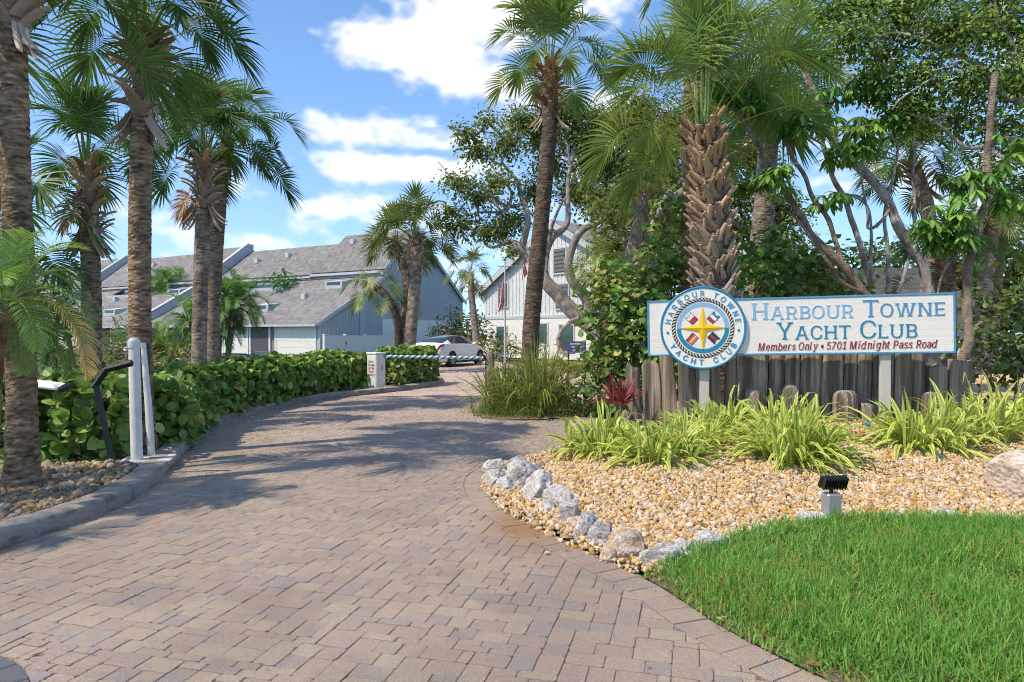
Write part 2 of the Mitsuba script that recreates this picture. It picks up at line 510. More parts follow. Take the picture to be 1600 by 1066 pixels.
road_left = [tuple(p) for p in KERB]
ROAD = Polygon([(-3.1, .2)] + road_left + [(-5.5, 30), (-14, 33), (-16, 38), (-9, 41), (-4, 40), (-1.0, 38), (.5, 31), (4.5, 30), (4.5, 22), (3.2, 14)] + [tuple(p) for p in BED[::-1]] + [(2.3, .2)]).buffer(0)
drive = slab(ROAD, -.0075, 'joint_sand', 'driveway', 'reddish paver driveway curving away between the hedge and the gravel bed')
FARY = 16.5
slab(ROAD.intersection(sbox(-40, FARY, 40, 80)), -.004, 'road_far', 'paved_court', 'far paved court of the driveway beside the parked car')
slab(Polygon([(p[0] - .1, p[1]) for p in KERB] + [(-3.2, 26), (-6, 26)] + [(p[0] - 4.2, p[1]) for p in KERB[::-1]]).buffer(0), .085, 'soil', 'left_planting_bed', 'raised brown planting bed behind the kerb')

# ---- pavers
H1, C1 = np.array([.254, .967]), np.array([.967, -.254])
CIRC = np.array([-2.72, 2.42])
R_IN, R_OUT = .64, .82
border_in = BED[(BED[:, 1] < 8.2)]
BORDER = LineString([tuple(p) for p in border_in]).buffer(.245, single_sided=False, cap_style=2)
ring_zone = Point(*CIRC).buffer(R_OUT + .006)
field = ROAD.intersection(sbox(-8, 1.6, 6, FARY)).difference(BORDER).difference(ring_zone.difference(Point(*CIRC).buffer(R_IN - .006)))


def paver_piece(poly2, rng, top=0.0, r1=None, r2=None):
    """outline (N,2) -> chamfered slab with slightly tilted top"""
    o = np.asarray(poly2)
    n = len(o)
    c = o.mean(0)
    dirn = o - c
    ln = np.linalg.norm(dirn, axis=1, keepdims=True)
    i1 = c + dirn * (1 - .0042 / ln)
    o2 = c + dirn * (1 - .0008 / ln)
    tilt = rng.normal(size=2) * .007
    zz = top + rng.normal() * .0011
    zt = lambda q, dz: np.column_stack([q, zz + dz + (q - c) @ tilt])
    v = np.vstack([zt(i1, 0), zt(o2, -.0024), zt(o2, -.03), [[c[0], c[1], zz + .0006]]])
    k = np.arange(n)
    k1 = (k + 1) % n
    f = np.vstack([np.stack([k, k1, k * 0 + 3 * n], 1)] +
                  [np.vstack([np.stack([a + k, b + k, b + k1], 1), np.stack([a + k, b + k1, a + k1], 1)]) for a, b in ((0, n), (n, 2 * n))])
    return v, f


def corner_cut(q, r, rng):
    out = []
    n = len(q)
    for i in range(n):
        a, b, c = q[i - 1], q[i], q[(i + 1) % n]
        la, lc = np.linalg.norm(a - b), np.linalg.norm(c - b)
        rr = min(r * rng.uniform(.6, 1.6), la * .3, lc * .3)
        out += [b + (a - b) / la * rr, b + (c - b) / lc * rr]
    return np.array(out)


pieces = []      # (distance, v, f, tone)
prng = np.random.default_rng(21)
from shapely.prepared import prep
pf = prep(field)
pin = prep(field.buffer(-.005))
GU = .0600
NA, NB = int(19 / GU), int(20 / GU)
taken = np.zeros((NA + 4, NB + 4), bool)
SIZES = ((2, 2), (3, 2), (2, 3), (3, 3), (2, 4), (1, 2), (2, 1), (1, 3), (3, 1), (1, 1))
SW_ = np.array([.26, .34, .22, .06, .05, .02, .02, .02, .01, 1e-9])
for ia in range(NA):
    for ib in range(NB):
        if taken[ia, ib]:
            continue
        a, b = -9.5 + ia * GU, ib * GU
        ctr = a * C1 + b * H1
        if ctr[1] > FARY + .4 or ctr[1] < 1.3 or abs(ctr[0]) > .78 * ctr[1] + 1.1:
            continue
        for q_ in prng.permutation(10) if False else prng.choice(10, 10, False, SW_ / SW_.sum()):
            la, lb_ = SIZES[q_]
            if not taken[ia:ia + la, ib:ib + lb_].any():
                break
        taken[ia:ia + la, ib:ib + lb_] = True
        wa, lb = la * GU, lb_ * GU
        g0 = .0011
        j = prng.normal(size=(4, 2)) * .0016
        q = np.array([(a + g0) * C1 + (b + g0) * H1, (a + wa - g0) * C1 + (b + g0) * H1, (a + wa - g0) * C1 + (b + lb - g0) * H1, (a + g0) * C1 + (b + lb - g0) * H1]) + j
        g = Polygon(q)
        if pin.contains(g):
            o = corner_cut(q, .009, prng)
        elif pf.intersects(g):
            g = g.intersection(field).buffer(-.002)
            if g.is_empty or g.area < .0012:
                continue
            g = max(g.geoms, key=lambda s: s.area) if hasattr(g, 'geoms') else g
            o = np.array(g.convex_hull.simplify(.004).exterior.coords)[:-1]
        else:
            continue
        if not Polygon(o).exterior.is_ccw:
            o = o[::-1]
        v, f = paver_piece(o, prng)
        pieces.append((np.hypot(*v[:, :2].mean(0)), v, f, (prng.random(), prng.random())))
pieces.sort(key=lambda t: t[0])
inview = [p for p in pieces if (abs(p[1][:, 0].mean()) < .76 * p[1][:, 1].mean() + .1) and p[1][:, 1].mean() > 2.85]
near_ids = {id(p) for p in inview[:300]}
rest, restuv = MB(), []
for p in pieces:
    _, v, f, tone = p
    if id(p) in near_ids:
        put('paver', trimesh.Trimesh(v, f, process=False), 'paver', drive, uv=np.tile(tone, (len(v), 1)))
    else:
        rest.add(v, f)
        restuv.append(np.tile(tone, (len(v), 1)))
put('distant_pavers', rest.mesh(), 'paver', drive, uv=np.vstack(restuv), kind='stuff')

# border course along the bed
seg = np.linalg.norm(np.diff(border_in, axis=0), axis=1)
S = np.concatenate([[0], np.cumsum(seg)])


def along(line, Sx, s):
    p = np.stack([np.interp(s, Sx, line[:, k]) for k in (0, 1)], -1)
    q = np.stack([np.interp(s + .01, Sx, line[:, k]) for k in (0, 1)], -1)
    t = nrm(q - p)
    return p, t


s = 0.02
while s < S[-1] - .2:
    w = prng.choice([.12, .16, .18])
    (p0, t0), (p1, t1) = along(border_in, S, s + .002), along(border_in, S, s + w - .003)
    n0, n1 = np.array([-t0[1], t0[0]]), np.array([-t1[1], t1[0]])
    q = np.array([p0 + n0 * .03, p1 + n1 * .03, p1 + n1 * .241, p0 + n0 * .241]) + prng.normal(size=(4, 2)) * .0015
    o = corner_cut(q, .006, prng)
    if not Polygon(o).exterior.is_ccw:
        o = o[::-1]
    v, f = paver_piece(o, prng)
    put('border_paver', trimesh.Trimesh(v, f, process=False), 'paver', drive, uv=np.tile((prng.random() * .42, prng.random()), (len(v), 1)))
    s += w
for i in range(26):
    a0, a1 = i / 26 * 2 * math.pi, (i + .965) / 26 * 2 * math.pi
    q = np.array([CIRC + r * np.array([math.cos(t), math.sin(t)]) for r, t in ((R_IN, a0), (R_OUT, a0), (R_OUT, a1), (R_IN, a1))])
    if q[:, 1].max() < 2.4:
        continue
    v, f = paver_piece(corner_cut(q, .006, prng), prng)
    put('charcoal_ring_paver', trimesh.Trimesh(v, f, process=False), 'paver_dark', drive, uv=np.tile((prng.random(), prng.random()), (len(v), 1)),
        label='charcoal paver of the dark curved band in the near left corner' if i == 6 else None)

# ---- kerb
kerb = newkey('concrete_kerb')
labels[kerb] = {'label': 'weathered grey concrete kerb curving along the left edge of the driveway', 'kind': 'structure'}
KS = np.concatenate([[0], np.cumsum(np.linalg.norm(np.diff(KERB, axis=0), axis=1))])
prof = np.array([(0, -.05), (.0, .085), (.012, .112), (.04, .124), (.2, .13), (.23, .122), (.235, .05)])
s = 0.3
while s < KS[-1] - 1.3:
    w = prng.uniform(1.0, 1.5)
    ss = np.linspace(s + .004, s + w - .004, 14)
    rings = []
    for q in ss:
        p, t = along(KERB, KS, q)
        n = np.array([-t[1], t[0]])
        jit = 1 + .0 * prng.normal()
        nz = meshkit.fbm(np.column_stack([np.tile(p * 4, (7, 1)), prof[:, 1] * 30]), 3, 2) - .5
        rings.append(np.column_stack([p + n * (prof[:, :1] + nz[:, None] * .02), prof[:, 1] + nz * .012]))
    m, k = len(ss), len(prof)
    v = np.vstack(rings)
    f = [[i * k + j, (i + 1) * k + j, (i + 1) * k + j + 1, i * k + j + 1] for i in range(m - 1) for j in range(k - 1)]
    f = np.array(f)[:, ::-1]
    mb = MB().add(v, f)
    c0 = np.array([[0, j, j + 1] for j in range(1, k - 1)])
    mb.f.append(c0)
    mb.f.append((c0 + (m - 1) * k)[:, ::-1])
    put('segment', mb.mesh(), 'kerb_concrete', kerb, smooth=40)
    s += w
# short kerb beyond the gate operator
# ---- gravel bed mound, island and lawn
BEDPOLY = Polygon([tuple(p) for p in LAWN_TOP] + [(9, 4), (22, 9), (22, 22), (4.2, 22), (3.0, 13.5)] + [tuple(p) for p in BED[BED[:, 1] > 4.15][::-1]]).buffer(0)


def grid_patch(poly, step, zfun, bsdf, name, label):
    x0, y0, x1, y1 = poly.bounds
    xs, ys = np.arange(x0, x1 + step, step), np.arange(y0, y1 + step, step)
    X, Y = np.meshgrid(xs, ys)
    import shapely
    inside = shapely.contains_xy(poly.buffer(step * .6), X, Y)
    Z = zfun(X, Y)
    v = np.column_stack([X.ravel(), Y.ravel(), Z.ravel()])
    ny, nx = X.shape
    i, j = np.meshgrid(np.arange(ny - 1), np.arange(nx - 1), indexing='ij')
    ok = inside[:-1, :-1] & inside[1:, :-1] & inside[:-1, 1:] & inside[1:, 1:]
    q = np.stack([i * nx + j, i * nx + j + 1, (i + 1) * nx + j + 1, (i + 1) * nx + j], -1)[ok]
    m = trimesh.Trimesh(v, np.vstack([q[:, [0, 1, 2]], q[:, [0, 2, 3]]]), process=False)
    m.remove_unreferenced_vertices()
    return put(name, m, bsdf, smooth=True, kind='structure', label=label)


grid_patch(BEDPOLY, .12, lambda x, y: gz(x, y) - .022, 'gravel_base', 'gravel_bed', 'mounded planting bed of tan gravel in front of the timber wall')
LAWN = Polygon([tuple(p) for p in BED[BED[:, 1] <= 4.2]] + [tuple(p) for p in LAWN_TOP] + [(9, 1.0), (2.4, 1.0)]).buffer(0)
lz = lambda x, y: .012 + .05 * np.clip(segdist(x, y, BED) / .5, 0, 1) + .03 * (meshkit.noise(np.stack([np.asarray(x) * 2., np.asarray(y) * 2., np.zeros(np.shape(x))], -1), 8) - .5)
slab(LAWN.buffer(.025), .004, 'soil', 'lawn_edge_soil', 'thin line of bare soil between the border pavers and the grass')
grid_patch(LAWN.buffer(-.03), .05, lambda x, y: lz(x, y) - .012, 'soil', 'lawn_soil', 'strip of bare soil under the front lawn edge')
ISL = Polygon([tuple(p) for p in spline([(-.55, 12.2), (-.2, 11.9), (.6, 11.9), (1.35, 12.4), (1.5, 13.6), (1.2, 15.5), (.6, 18), (-.1, 18), (-.5, 15.5), (-.7, 13.5), (-.55, 12.2)], 60)]).buffer(0)
grid_patch(ISL, .15, lambda x, y: .0 + .08 * np.clip(np.hypot(x - .4, (y - 14.5) * .4) * -1 + 1.2, 0, 1) + .01, 'soil', 'island_soil', 'small brown mulch island in the middle of the driveway')


def sample_poly(poly, n, rng):
    import shapely
    x0, y0, x1, y1 = poly.bounds
    out = np.zeros((0, 2))
    while len(out) < n:
        p = rng.uniform((x0, y0), (x1, y1), (n * 2, 2))
        out = np.vstack([out, p[shapely.contains_xy(poly, p[:, 0], p[:, 1])]])
    return out[:n]


# ---- grass
grng = np.random.default_rng(5)
vis = LAWN.intersection(Polygon([(0, 2.6), (2.35, 2.6), (6.2, 6.5), (0, 6.5)])).union(LAWN.intersection(sbox(.5, 2.0, 4.2, 3)))
n = 90000
xy = sample_poly(vis.buffer(.05), n, grng)
dedge = segdist(xy[:, 0], xy[:, 1], BED)
thin = meshkit.fbm(np.column_stack([xy * 1.6, xy[:, :1] * 0]), 3, 9)
keep = (grng.random(n) < np.clip(.35 + dedge * 4.2, 0, 1)) & (grng.random(n) < np.clip(.55 + (thin - .4) * 4, .35, 1))
xy, dedge, thin = xy[keep], dedge[keep], thin[keep]
n = len(xy)
az = grng.uniform(0, 2 * np.pi, n)
el = np.radians(np.clip(grng.normal(58, 18, n), 12, 88))
d0 = np.stack([np.cos(az) * np.cos(el), np.sin(az) * np.cos(el), np.sin(el)], -1)
Lg = np.clip(grng.normal(.09, .028, n), .035, .17) * np.clip(.5 + dedge * 2.2, .5, 1) * (.75 + .5 * thin)
dry = np.clip((meshkit.fbm(np.column_stack([xy * 2.3 + 5, xy[:, :1] * 0]), 3, 31) - .55) * 5, 0, 1) * .5 + .5 * np.exp(-dedge / .07)
col = vary(grng, n, [(.105, .235, .02), (.13, .27, .022), (.165, .30, .03), (.08, .19, .014), (.26, .24, .07)], .16, [.32, .3, .22, .12, .04])
col = np.where((grng.random(n) < dry * .45)[:, None], vary(grng, n, [(.30, .26, .10), (.20, .22, .05)], .2), col)
zb = lz(xy[:, 0], xy[:, 1])
v, f, c = blades(np.column_stack([xy, zb - .004]), d0, np.tile([0, 0, 1.0], (n, 1)) + grng.normal(size=(n, 3)) * .3, Lg, grng.uniform(.004, .0105, n), grng.uniform(.2, 1.3, n), 3, PROF_GRASS, .2, col)
put('lawn_grass', trimesh.Trimesh(v, f, process=False), 'grass_blade', color=c, kind='stuff', label='bright green front lawn beside the rock edging', cat='grass')

# ---- pebbles
ICO = trimesh.creation.icosphere(subdivisions=1)
ICOv, ICOf = np.array(ICO.vertices), np.array(ICO.faces)
ICO0 = trimesh.creation.icosahedron()


def pebbles(xy, z, size, cols, w, rng, name, label, sub=False):
    n = len(xy)
    base = (ICOv, ICOf) if sub else (np.array(ICO0.vertices), np.array(ICO0.faces))
    R = frames(n, rng)
    sc = np.exp(rng.normal(size=(n, 3)) * .25) * (size * np.exp(rng.normal(size=n) * .28))[:, None]
    v, f, c = scatter(base[0], base[1], np.column_stack([xy, z]), R, sc, vary(rng, n, cols, .14, w))
    return put(name, trimesh.Trimesh(v, f, process=False), 'gravel_vc', smooth=True, color=c, kind='stuff', label=label, cat='gravel')


pr = np.random.default_rng(11)
PEB = [(.52, .385, .19), (.57, .45, .265), (.46, .285, .11), (.58, .48, .34), (.31, .19, .085), (.54, .40, .225), (.40, .335, .24)]
vis = BEDPOLY.intersection(Polygon([(-.5, 4), (3.0, 4), (8.2, 10.4), (-.5, 10.4)]))
xy = np.vstack([sample_poly(vis.intersection(sbox(-1, 3, 9, 7.6)), 31000, pr), sample_poly(vis.intersection(sbox(-1, 7.6, 9, 11)), 7000, pr)])
xy = xy[segdist(xy[:, 0], xy[:, 1], BED) > pr.uniform(.0, .10, len(xy))]
pebbles(xy, gz(xy[:, 0], xy[:, 1]) - .005 + pr.uniform(-.008, .012, len(xy)), .0145, PEB, [.26, .22, .15, .13, .08, .12, .04], pr, 'tan_gravel', 'tan and cream river gravel covering the bed below the sign')
spill = sample_poly(LineString([tuple(p) for p in BED[(BED[:, 1] > 4.3) & (BED[:, 1] < 8)]]).buffer(.075), 620, pr)
pebbles(spill, np.full(len(spill), .006), .013, PEB, [.26, .2, .2, .1, .12, .08, .04], pr, 'spilt_gravel', 'small stones spilt along the foot of the rock edging')
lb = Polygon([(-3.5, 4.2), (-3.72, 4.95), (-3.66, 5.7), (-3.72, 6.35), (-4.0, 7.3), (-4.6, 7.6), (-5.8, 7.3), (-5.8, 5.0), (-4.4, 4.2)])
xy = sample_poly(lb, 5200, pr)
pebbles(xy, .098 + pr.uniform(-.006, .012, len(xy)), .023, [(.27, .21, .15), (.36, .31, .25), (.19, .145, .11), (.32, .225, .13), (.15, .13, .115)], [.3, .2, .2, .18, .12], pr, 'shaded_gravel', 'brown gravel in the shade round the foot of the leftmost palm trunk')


# ---- rocks
def rock(pos, size, seed, label, col, rz=0.0, sub=4, flat=.0, cat='rock', group='rocks edging the gravel bed', name='rock', rough=1.0):
    m = trimesh.creation.icosphere(subdivisions=sub)
    v = np.array(m.vertices)
    r2 = np.random.default_rng(seed)
    for k in range(9 if rough > .5 else 3):      # knock off planes
        nn = nrm(r2.normal(size=3))
        h = r2.uniform(.62, .9)
        dd = v @ nn
        v = v - np.maximum(dd - h, 0)[:, None] * nn
    v = v * (1 + .34 * rough * (meshkit.fbm(v * 1.7 + seed * 3.1, 3, seed) - .5)[:, None] + .16 * rough * (meshkit.fbm(v * 5 + seed, 3, seed + 1) - .5)[:, None])
    pit = meshkit.fbm(v * 13 + seed, 3, seed + 5)
    v = v * (1 - .05 * rough * np.clip(pit - .52, 0, 1)[:, None] * 4)
    v = v * np.array(size) @ rotz(rz).T
    c0 = np.asarray(col[0])
    c1 = np.asarray(col[1])
    t = np.clip((meshkit.fbm(np.array(m.vertices) * 2.4 + seed, 4, seed + 9) - .42) * 4, 0, 1)[:, None]
    c = c0 * (1 - t) + c1 * t
    c = c * (.55 + .9 * meshkit.fbm(np.array(m.vertices) * 14, 3, seed)[:, None]) * np.where(pit > .6, .6, 1)[:, None]
    m = trimesh.Trimesh(v + np.asarray(pos), m.faces, process=False)
    return put(name, m, 'stone_vc', smooth=True, color=np.clip(c, .01, .9), label=label, cat=cat, group=group)


GREY, WHITE_, TAN = ((.30, .295, .285), (.49, .48, .465)), ((.42, .41, .385), (.58, .57, .54)), ((.52, .455, .36), (.45, .30, .15))
for (px, py, d, sx, sy, sz, col, rz, lab) in [
    (780, 733, 7.45, .14, .14, .11, WHITE_, .3, 'small pale round rock at the top end of the rock edging'),
    (812, 722, 7.7, .15, .12, .10, GREY, .8, 'low grey rock behind the small round rock at the top of the edging'),
    (784, 758, 6.85, .16, .16, .12, WHITE_, .1, 'pale flat rock nearest the driveway at the left corner of the bed'),
    (818, 764, 6.75, .20, .18, .20, GREY, .5, 'large pitted grey rock at the left corner of the gravel bed'),
    (852, 790, 6.2, .22, .15, .19, WHITE_, 1.2, 'bright white rock with a flat face in the middle of the edging'),
    (880, 803, 5.9, .14, .16, .15, WHITE_, .7, 'cream pitted rock just below the bright white rock'),
    (899, 812, 5.45, .13, .10, .155, GREY, .4, 'upright pointed grey rock leaning over the driveway edge'),
    (921, 836, 5.1, .115, .10, .135, GREY, 1.0, 'grey rock with a dark crack right of the pointed rock'),
    (948, 847, 4.9, .11, .10, .12, GREY, .2, 'dark pitted grey rock between two larger rocks of the edging'),
    (990, 856, 4.68, .145, .11, .145, TAN, .0, 'tan rock with an orange stain near the lawn corner'),
    (1038, 872, 4.5, .17, .095, .105, GREY, .1, 'long blue grey rock lying at the corner of the lawn'),
    (1110, 851, 4.72, .16, .10, .10, WHITE_, .5, 'pale rock half hidden behind the left end of the lawn'),
    (1283, 822, 5.32, .22, .10, .10, WHITE_, .0, 'pale flat stone under the black floodlight'),
    (835, 745, 7.1, .15, .12, .13, GREY, .2, 'grey rock behind the large pitted rock at the left corner'),
    (866, 815, 5.75, .10, .08, .08, GREY, .9, 'small grey rock tucked between the white rock and the pointed rock'),
    (958, 868, 4.62, .07, .06, .055, TAN, .3, 'small tan rock lying in front of the dark pitted rock'),
    (798, 775, 6.6, .11, .10, .10, WHITE_, .6, 'small pale rock at the foot of the large pitted rock'),
    (905, 832, 5.35, .08, .07, .07, TAN, .2, 'small brownish rock at the foot of the pointed rock'),
    (1068, 858, 4.62, .10, .08, .08, WHITE_, .8, 'small white rock between the blue grey rock and the lawn'),
    (842, 775, 6.45, .10, .09, .11, GREY, 1.1, 'grey rock leaning behind the bright white rock'),
    (1190, 832, 5.0, .14, .09, .075, GREY, .3, 'low grey rock at the back of the lawn left of the floodlight'),
    (1390, 822, 5.34, .16, .09, .085, WHITE_, .2, 'low pale stone in the grass right of the floodlight'),
    (1482, 820, 5.36, .15, .10, .09, WHITE_, .1, 'white stone poking above the grass left of the boulder'),
    (1562, 826, 5.27, .15, .10, .08, GREY, .4, 'grey stone in the grass below the boulder'),
]:
    p = P(px, py, d)
    if px < 1060:
        p = p + [-.045, -.075, 0]
    rock((p[0], p[1], max(p[2] - .02, sz * .42)), (sx * .98, sy * .98, sz * 1.0), int(px), lab, col, rz)
p = P(1632, 765, 5.95)
rock((p[0], p[1], .24), (.44, .33, .25), 77, 'big smooth tan boulder at the right edge of the gravel bed', ((.55, .45, .28), (.60, .51, .36)), -.45, cat='boulder', group=None, name='boulder', sub=5, rough=.35)
rock((.24, 4.62, .012), (.022, .018, .014), 5, 'single cream pebble lying on the pavers beside the rock edging', WHITE_, 0, 2, group=None, cat='pebble', name='pebble')

# ================================================================== SIGN
def flat_text(ch, h, bold=False):
    m = meshkit.text_mesh(ch, h, .01, bold)
    v, f = np.asarray(m.vertices), np.asarray(m.faces)
    n = np.cross(v[f[:, 1]] - v[f[:, 0]], v[f[:, 2]] - v[f[:, 0]])
    tri = f[n[:, 2] > 1e-12]
    return unary_union([Polygon(v[t, :2]).buffer(h * .0008) for t in tri])


def shift_and(p, dx, dy):
    return p.intersection(affinity.translate(p, dx, dy)).intersection(affinity.translate(p, -dx, -dy))


def serif_glyph(ch, h, italic=False, weight=0.0):
    g = flat_text(ch, h)
    if ch in '.•':
        return g
    g = shift_and(g, 0, h * .020)
    if weight:
        g = unary_union([affinity.translate(g, dx, 0) for dx in np.linspace(-weight * h, weight * h, 5)])
    x0, y0, x1, y1 = g.bounds
    add = []
    round_ = 'OCUSQGaeocs0356789'
    if True:
        for yy, up in ((y0 + .03 * h, 1), (y1 - .03 * h, -1)):
            if ch in round_ and not (ch == 'U' and up < 0):
                continue
            line = g.intersection(LineString([(x0 - 1, yy), (x1 + 1, yy)]))
            for s in getattr(line, 'geoms', [line]):
                if s.is_empty:
                    continue
                a, _, b, _ = s.bounds
                w = b - a
                e = (.085 if not italic else .05) * h
                th = .038 * h
                edge = y0 if up > 0 else y1
                if w < .30 * h:
                    add.append(Polygon([(a - e, edge), (b + e, edge), (b + e, edge + up * th), (b, edge + up * th * 2.2), (a, edge + up * th * 2.2), (a - e, edge + up * th)]))
                elif ch in 'EFLDBPR':
                    add.append(sbox(a - e, min(edge, edge + up * th), a + .05 * h, max(edge, edge + up * th)))
                if ch in 'TELF' and w >= .30 * h:      # hanging ticks on the arm ends
                    for xx in ((a, b) if ch == 'T' else (b,)):
                        add.append(sbox(xx - .022 * h, edge, xx + .022 * h, edge + up * .14 * h) if up > 0 else sbox(xx - .022 * h, edge - .14 * h, xx + .022 * h, edge))
    g = unary_union([g] + add).buffer(0)
    if italic:
        g = affinity.affine_transform(g, [1, .24, 0, 1, 0, 0])
    return g


def layout(text, hcap, small=.76, italic=False, gap=.10, weight=0.0, space=.42):
    x, out = 0.0, []
    words = text.split(' ')
    for wi, w in enumerate(words):
        for i, ch in enumerate(w):
            if small and i > 0:
                g = serif_glyph(ch, hcap * small, italic, weight)
            else:
                g = serif_glyph(ch, hcap, italic, weight)
            a, b = g.bounds[0], g.bounds[2]
            out.append((wi, ch, affinity.translate(g, x - a, 0)))
            x += b - a + gap * hcap * (.6 if italic else 1)
        x += space * hcap
    tot = max(o[2].bounds[2] for o in out)
    return out, tot


def ext(g, depth, bevel=0):
    gs = [q for q in getattr(g, 'geoms', [g]) if q.geom_type == 'Polygon' and q.area > 1e-8]
    return trimesh.util.concatenate([trimesh.creation.extrude_polygon(q, depth, engine='earcut') for q in gs])


BL, BR = P(1012.5, 557, 10.15), P(1494, 552, 9.25)
TL = P(1010, 470.5, 10.15)
EX = nrm(BR - BL)
EN = nrm(np.cross(EX, [0, 0, 1.0]))          # towards the camera
if EN[1] > 0:
    EN = -EN
EY = nrm(np.cross(EN, EX)) if np.cross(EN, EX)[2] > 0 else nrm(np.cross(EX, EN))
SW = np.linalg.norm(BR - BL)
SH = (TL - BL) @ EY
SR = np.stack([EX, EY, EN], 1)               # board x, board y, out of the board
ON = lambda m: trimesh.Trimesh(np.asarray(m.vertices) @ SR.T + BL, np.asarray(m.faces)[:, ::-1] if np.linalg.det(SR) < 0 else m.faces, process=False)


def board_xy(px, py, out=0.0):
    d = np.array([(px - CX) / F, 1.0, -(py - CY) / F])
    o = np.array([0, 0, EYE])
    t = ((BL + EN * out - o) @ EN) / (d @ EN)
    q = o + d * t - BL
    return q @ EX, q @ EY


sign = thing('yacht_club_sign', 'long white and blue entrance sign with a round star medallion at its left end', 'sign')
bw = .028
put('board', ON(trimesh.creation.box([SW - 2 * bw, SH - 2 * bw, .04], transform=trimesh.transformations.translation_matrix([SW / 2, SH / 2, -.02]))), 'sign_white', sign)
fm = MB()
for c, sz in (((SW / 2, bw / 2, -.019), (SW, bw, .062)), ((SW / 2, SH - bw / 2, -.019), (SW, bw, .062)), ((bw / 2, SH / 2, -.019), (bw, SH - 2 * bw, .062)), ((SW - bw / 2, SH / 2, -.019), (bw, SH - 2 * bw, .062))):
    m = move(rounded(sz, .006), c)
    fm.add(m.vertices, m.faces)
put('frame', ON(fm.mesh()), 'sign_pale_blue', sign)


def line_on_board(text, x0px, x1px, basepx, toppx, mat, part, **kw):
    ax, ay = board_xy(*((x0px, basepx[0])))
    bx, by = board_xy(x1px, basepx[1])
    _, ty = board_xy(x0px, toppx)
    h = ty - ay
    out, tot = layout(text, h, **kw)
    kx = (bx - ax) / tot
    for wi, word in enumerate(text.split(' ')):
        gs = [g for k, ch, g in out if k == wi]
        u = affinity.affine_transform(unary_union(gs), [kx, 0, (by - ay) / tot, 1, ax, ay])
        m = ext(u, .012)
        m.vertices = np.asarray(m.vertices) + [0, 0, -.001]
        put(part, ON(m), mat[wi] if isinstance(mat, (list, tuple)) else mat, sign, label=None)


line_on_board('HARBOUR TOWNE', 1174, 1476, (500, 493), 473.5, ['sign_sky_blue', 'sign_pale_blue'], 'lettering')  # sky glare on the glossy letters is painted in as paler blues
line_on_board('YACHT CLUB', 1213, 1433, (531, 527.5), 503.5, ['sign_blue', 'sign_blue'], 'lettering')
line_on_board('Members Only • 5701 Midnight Pass Road', 1184, 1465, (548, 543), 536.2, 'sign_red', 'small_lettering', small=None, italic=True, gap=.14, weight=.006, space=.42)

# medallion
mx, my = board_xy(1098, 512.5, .05)
RM = (board_xy(1165.5, 512, .05)[0] - board_xy(1031, 512, .05)[0]) / 2
UN = RM / 68.0                                # one photograph pixel on the medallion
MED = lambda m, z=0: ON(move(m, (mx, my, z)))


def ring2(r0, r1, n=96):
    return Point(0, 0).buffer(r1, quad_segs=n // 4).difference(Point(0, 0).buffer(r0, quad_segs=n // 4))


med = put('medallion', MED(ext(Point(0, 0).buffer(RM - 1.0 * UN, quad_segs=30), .045), .005), 'sign_plain_white', sign, label='round medallion with rope ring and yellow compass star')
rim = trimesh.creation.torus(RM - 1.6 * UN, 1.9 * UN, major_sections=96, minor_sections=12)
put('rim', MED(rim, .05), 'sign_blue', med, smooth=True)
put('rope_backing', MED(ext(ring2(43.5 * UN, 49.5 * UN), .006), .049), 'ink_dark', med)
rp = MB()
for i in range(56):
    a = i / 56 * 2 * math.pi
    m = trimesh.creation.icosphere(subdivisions=1)
    v = np.array(m.vertices) * [3.7 * UN, 1.15 * UN, 1.6 * UN] @ rotz(a + .75).T + [46.5 * UN * math.cos(a), 46.5 * UN * math.sin(a), .056]
    rp.add(v, m.faces)
put('rope', MED(rp.mesh()), 'rope_tan', med, smooth=True)
up_ring = ring2(34.6 * UN, 41.5 * UN)
put('upper_blue_ring', MED(ext(up_ring.intersection(sbox(-1, -.6 * UN, 1, 1)), .007), .049), 'sign_sky_blue', med, label='pale blue upper half of the inner ring')
put('lower_blue_ring', MED(ext(up_ring.intersection(sbox(-1, -1, 1, -.6 * UN)), .007), .049), 'sign_blue', med, label='deep blue lower half of the inner ring')
put('star_field', MED(ext(Point(0, 0).buffer(34.6 * UN, quad_segs=24), .004), .049), 'sign_white', med)
# compass star
sv, sf = [[0, 0, .034]], []
for i in range(8):
    a = i * math.pi / 4
    r = 36.3 * UN if i % 2 == 0 else 8.6 * UN
    sv.append([r * math.cos(a), r * math.sin(a), .012 if i % 2 == 0 else .014])
for i in range(8):
    sv.append([sv[1 + i][0], sv[1 + i][1], .004])
for i in range(8):
    j = (i + 1) % 8
    sf += [[0, 1 + i, 1 + j], [1 + i, 9 + i, 9 + j], [1 + i, 9 + j, 1 + j]]
put('star', MED(trimesh.Trimesh(sv, sf, process=False), .052), 'star_yellow', med)


def flag_on(cx, cy, rot, notch, bands):
    fl = newkey('signal_flag', med)
    L, Wd = 15.5 * UN, 11.5 * UN
    out = Polygon([(-L / 2, -Wd / 2), (L / 2, -Wd / 2), (L / 2 - notch * 4 * UN, 0), (L / 2, Wd / 2), (-L / 2, Wd / 2)])
    for k, (x0, x1, y0, y1, mat) in enumerate(bands):
        g = out.intersection(sbox(-L / 2 + L * x0, -Wd / 2 + Wd * y0, -L / 2 + L * x1, -Wd / 2 + Wd * y1))
        m = move(ext(g, .006), (0, 0, 0), rotz(rot))
        put('band', MED(move(m, (cx * UN, cy * UN, .052))), mat, fl)
    edge = move(ext(out.buffer(.8 * UN).difference(out.buffer(.02 * UN)), .0075), (0, 0, 0), rotz(rot))
    put('outline', MED(move(edge, (cx * UN, cy * UN, .052))), 'ink_dark', fl)


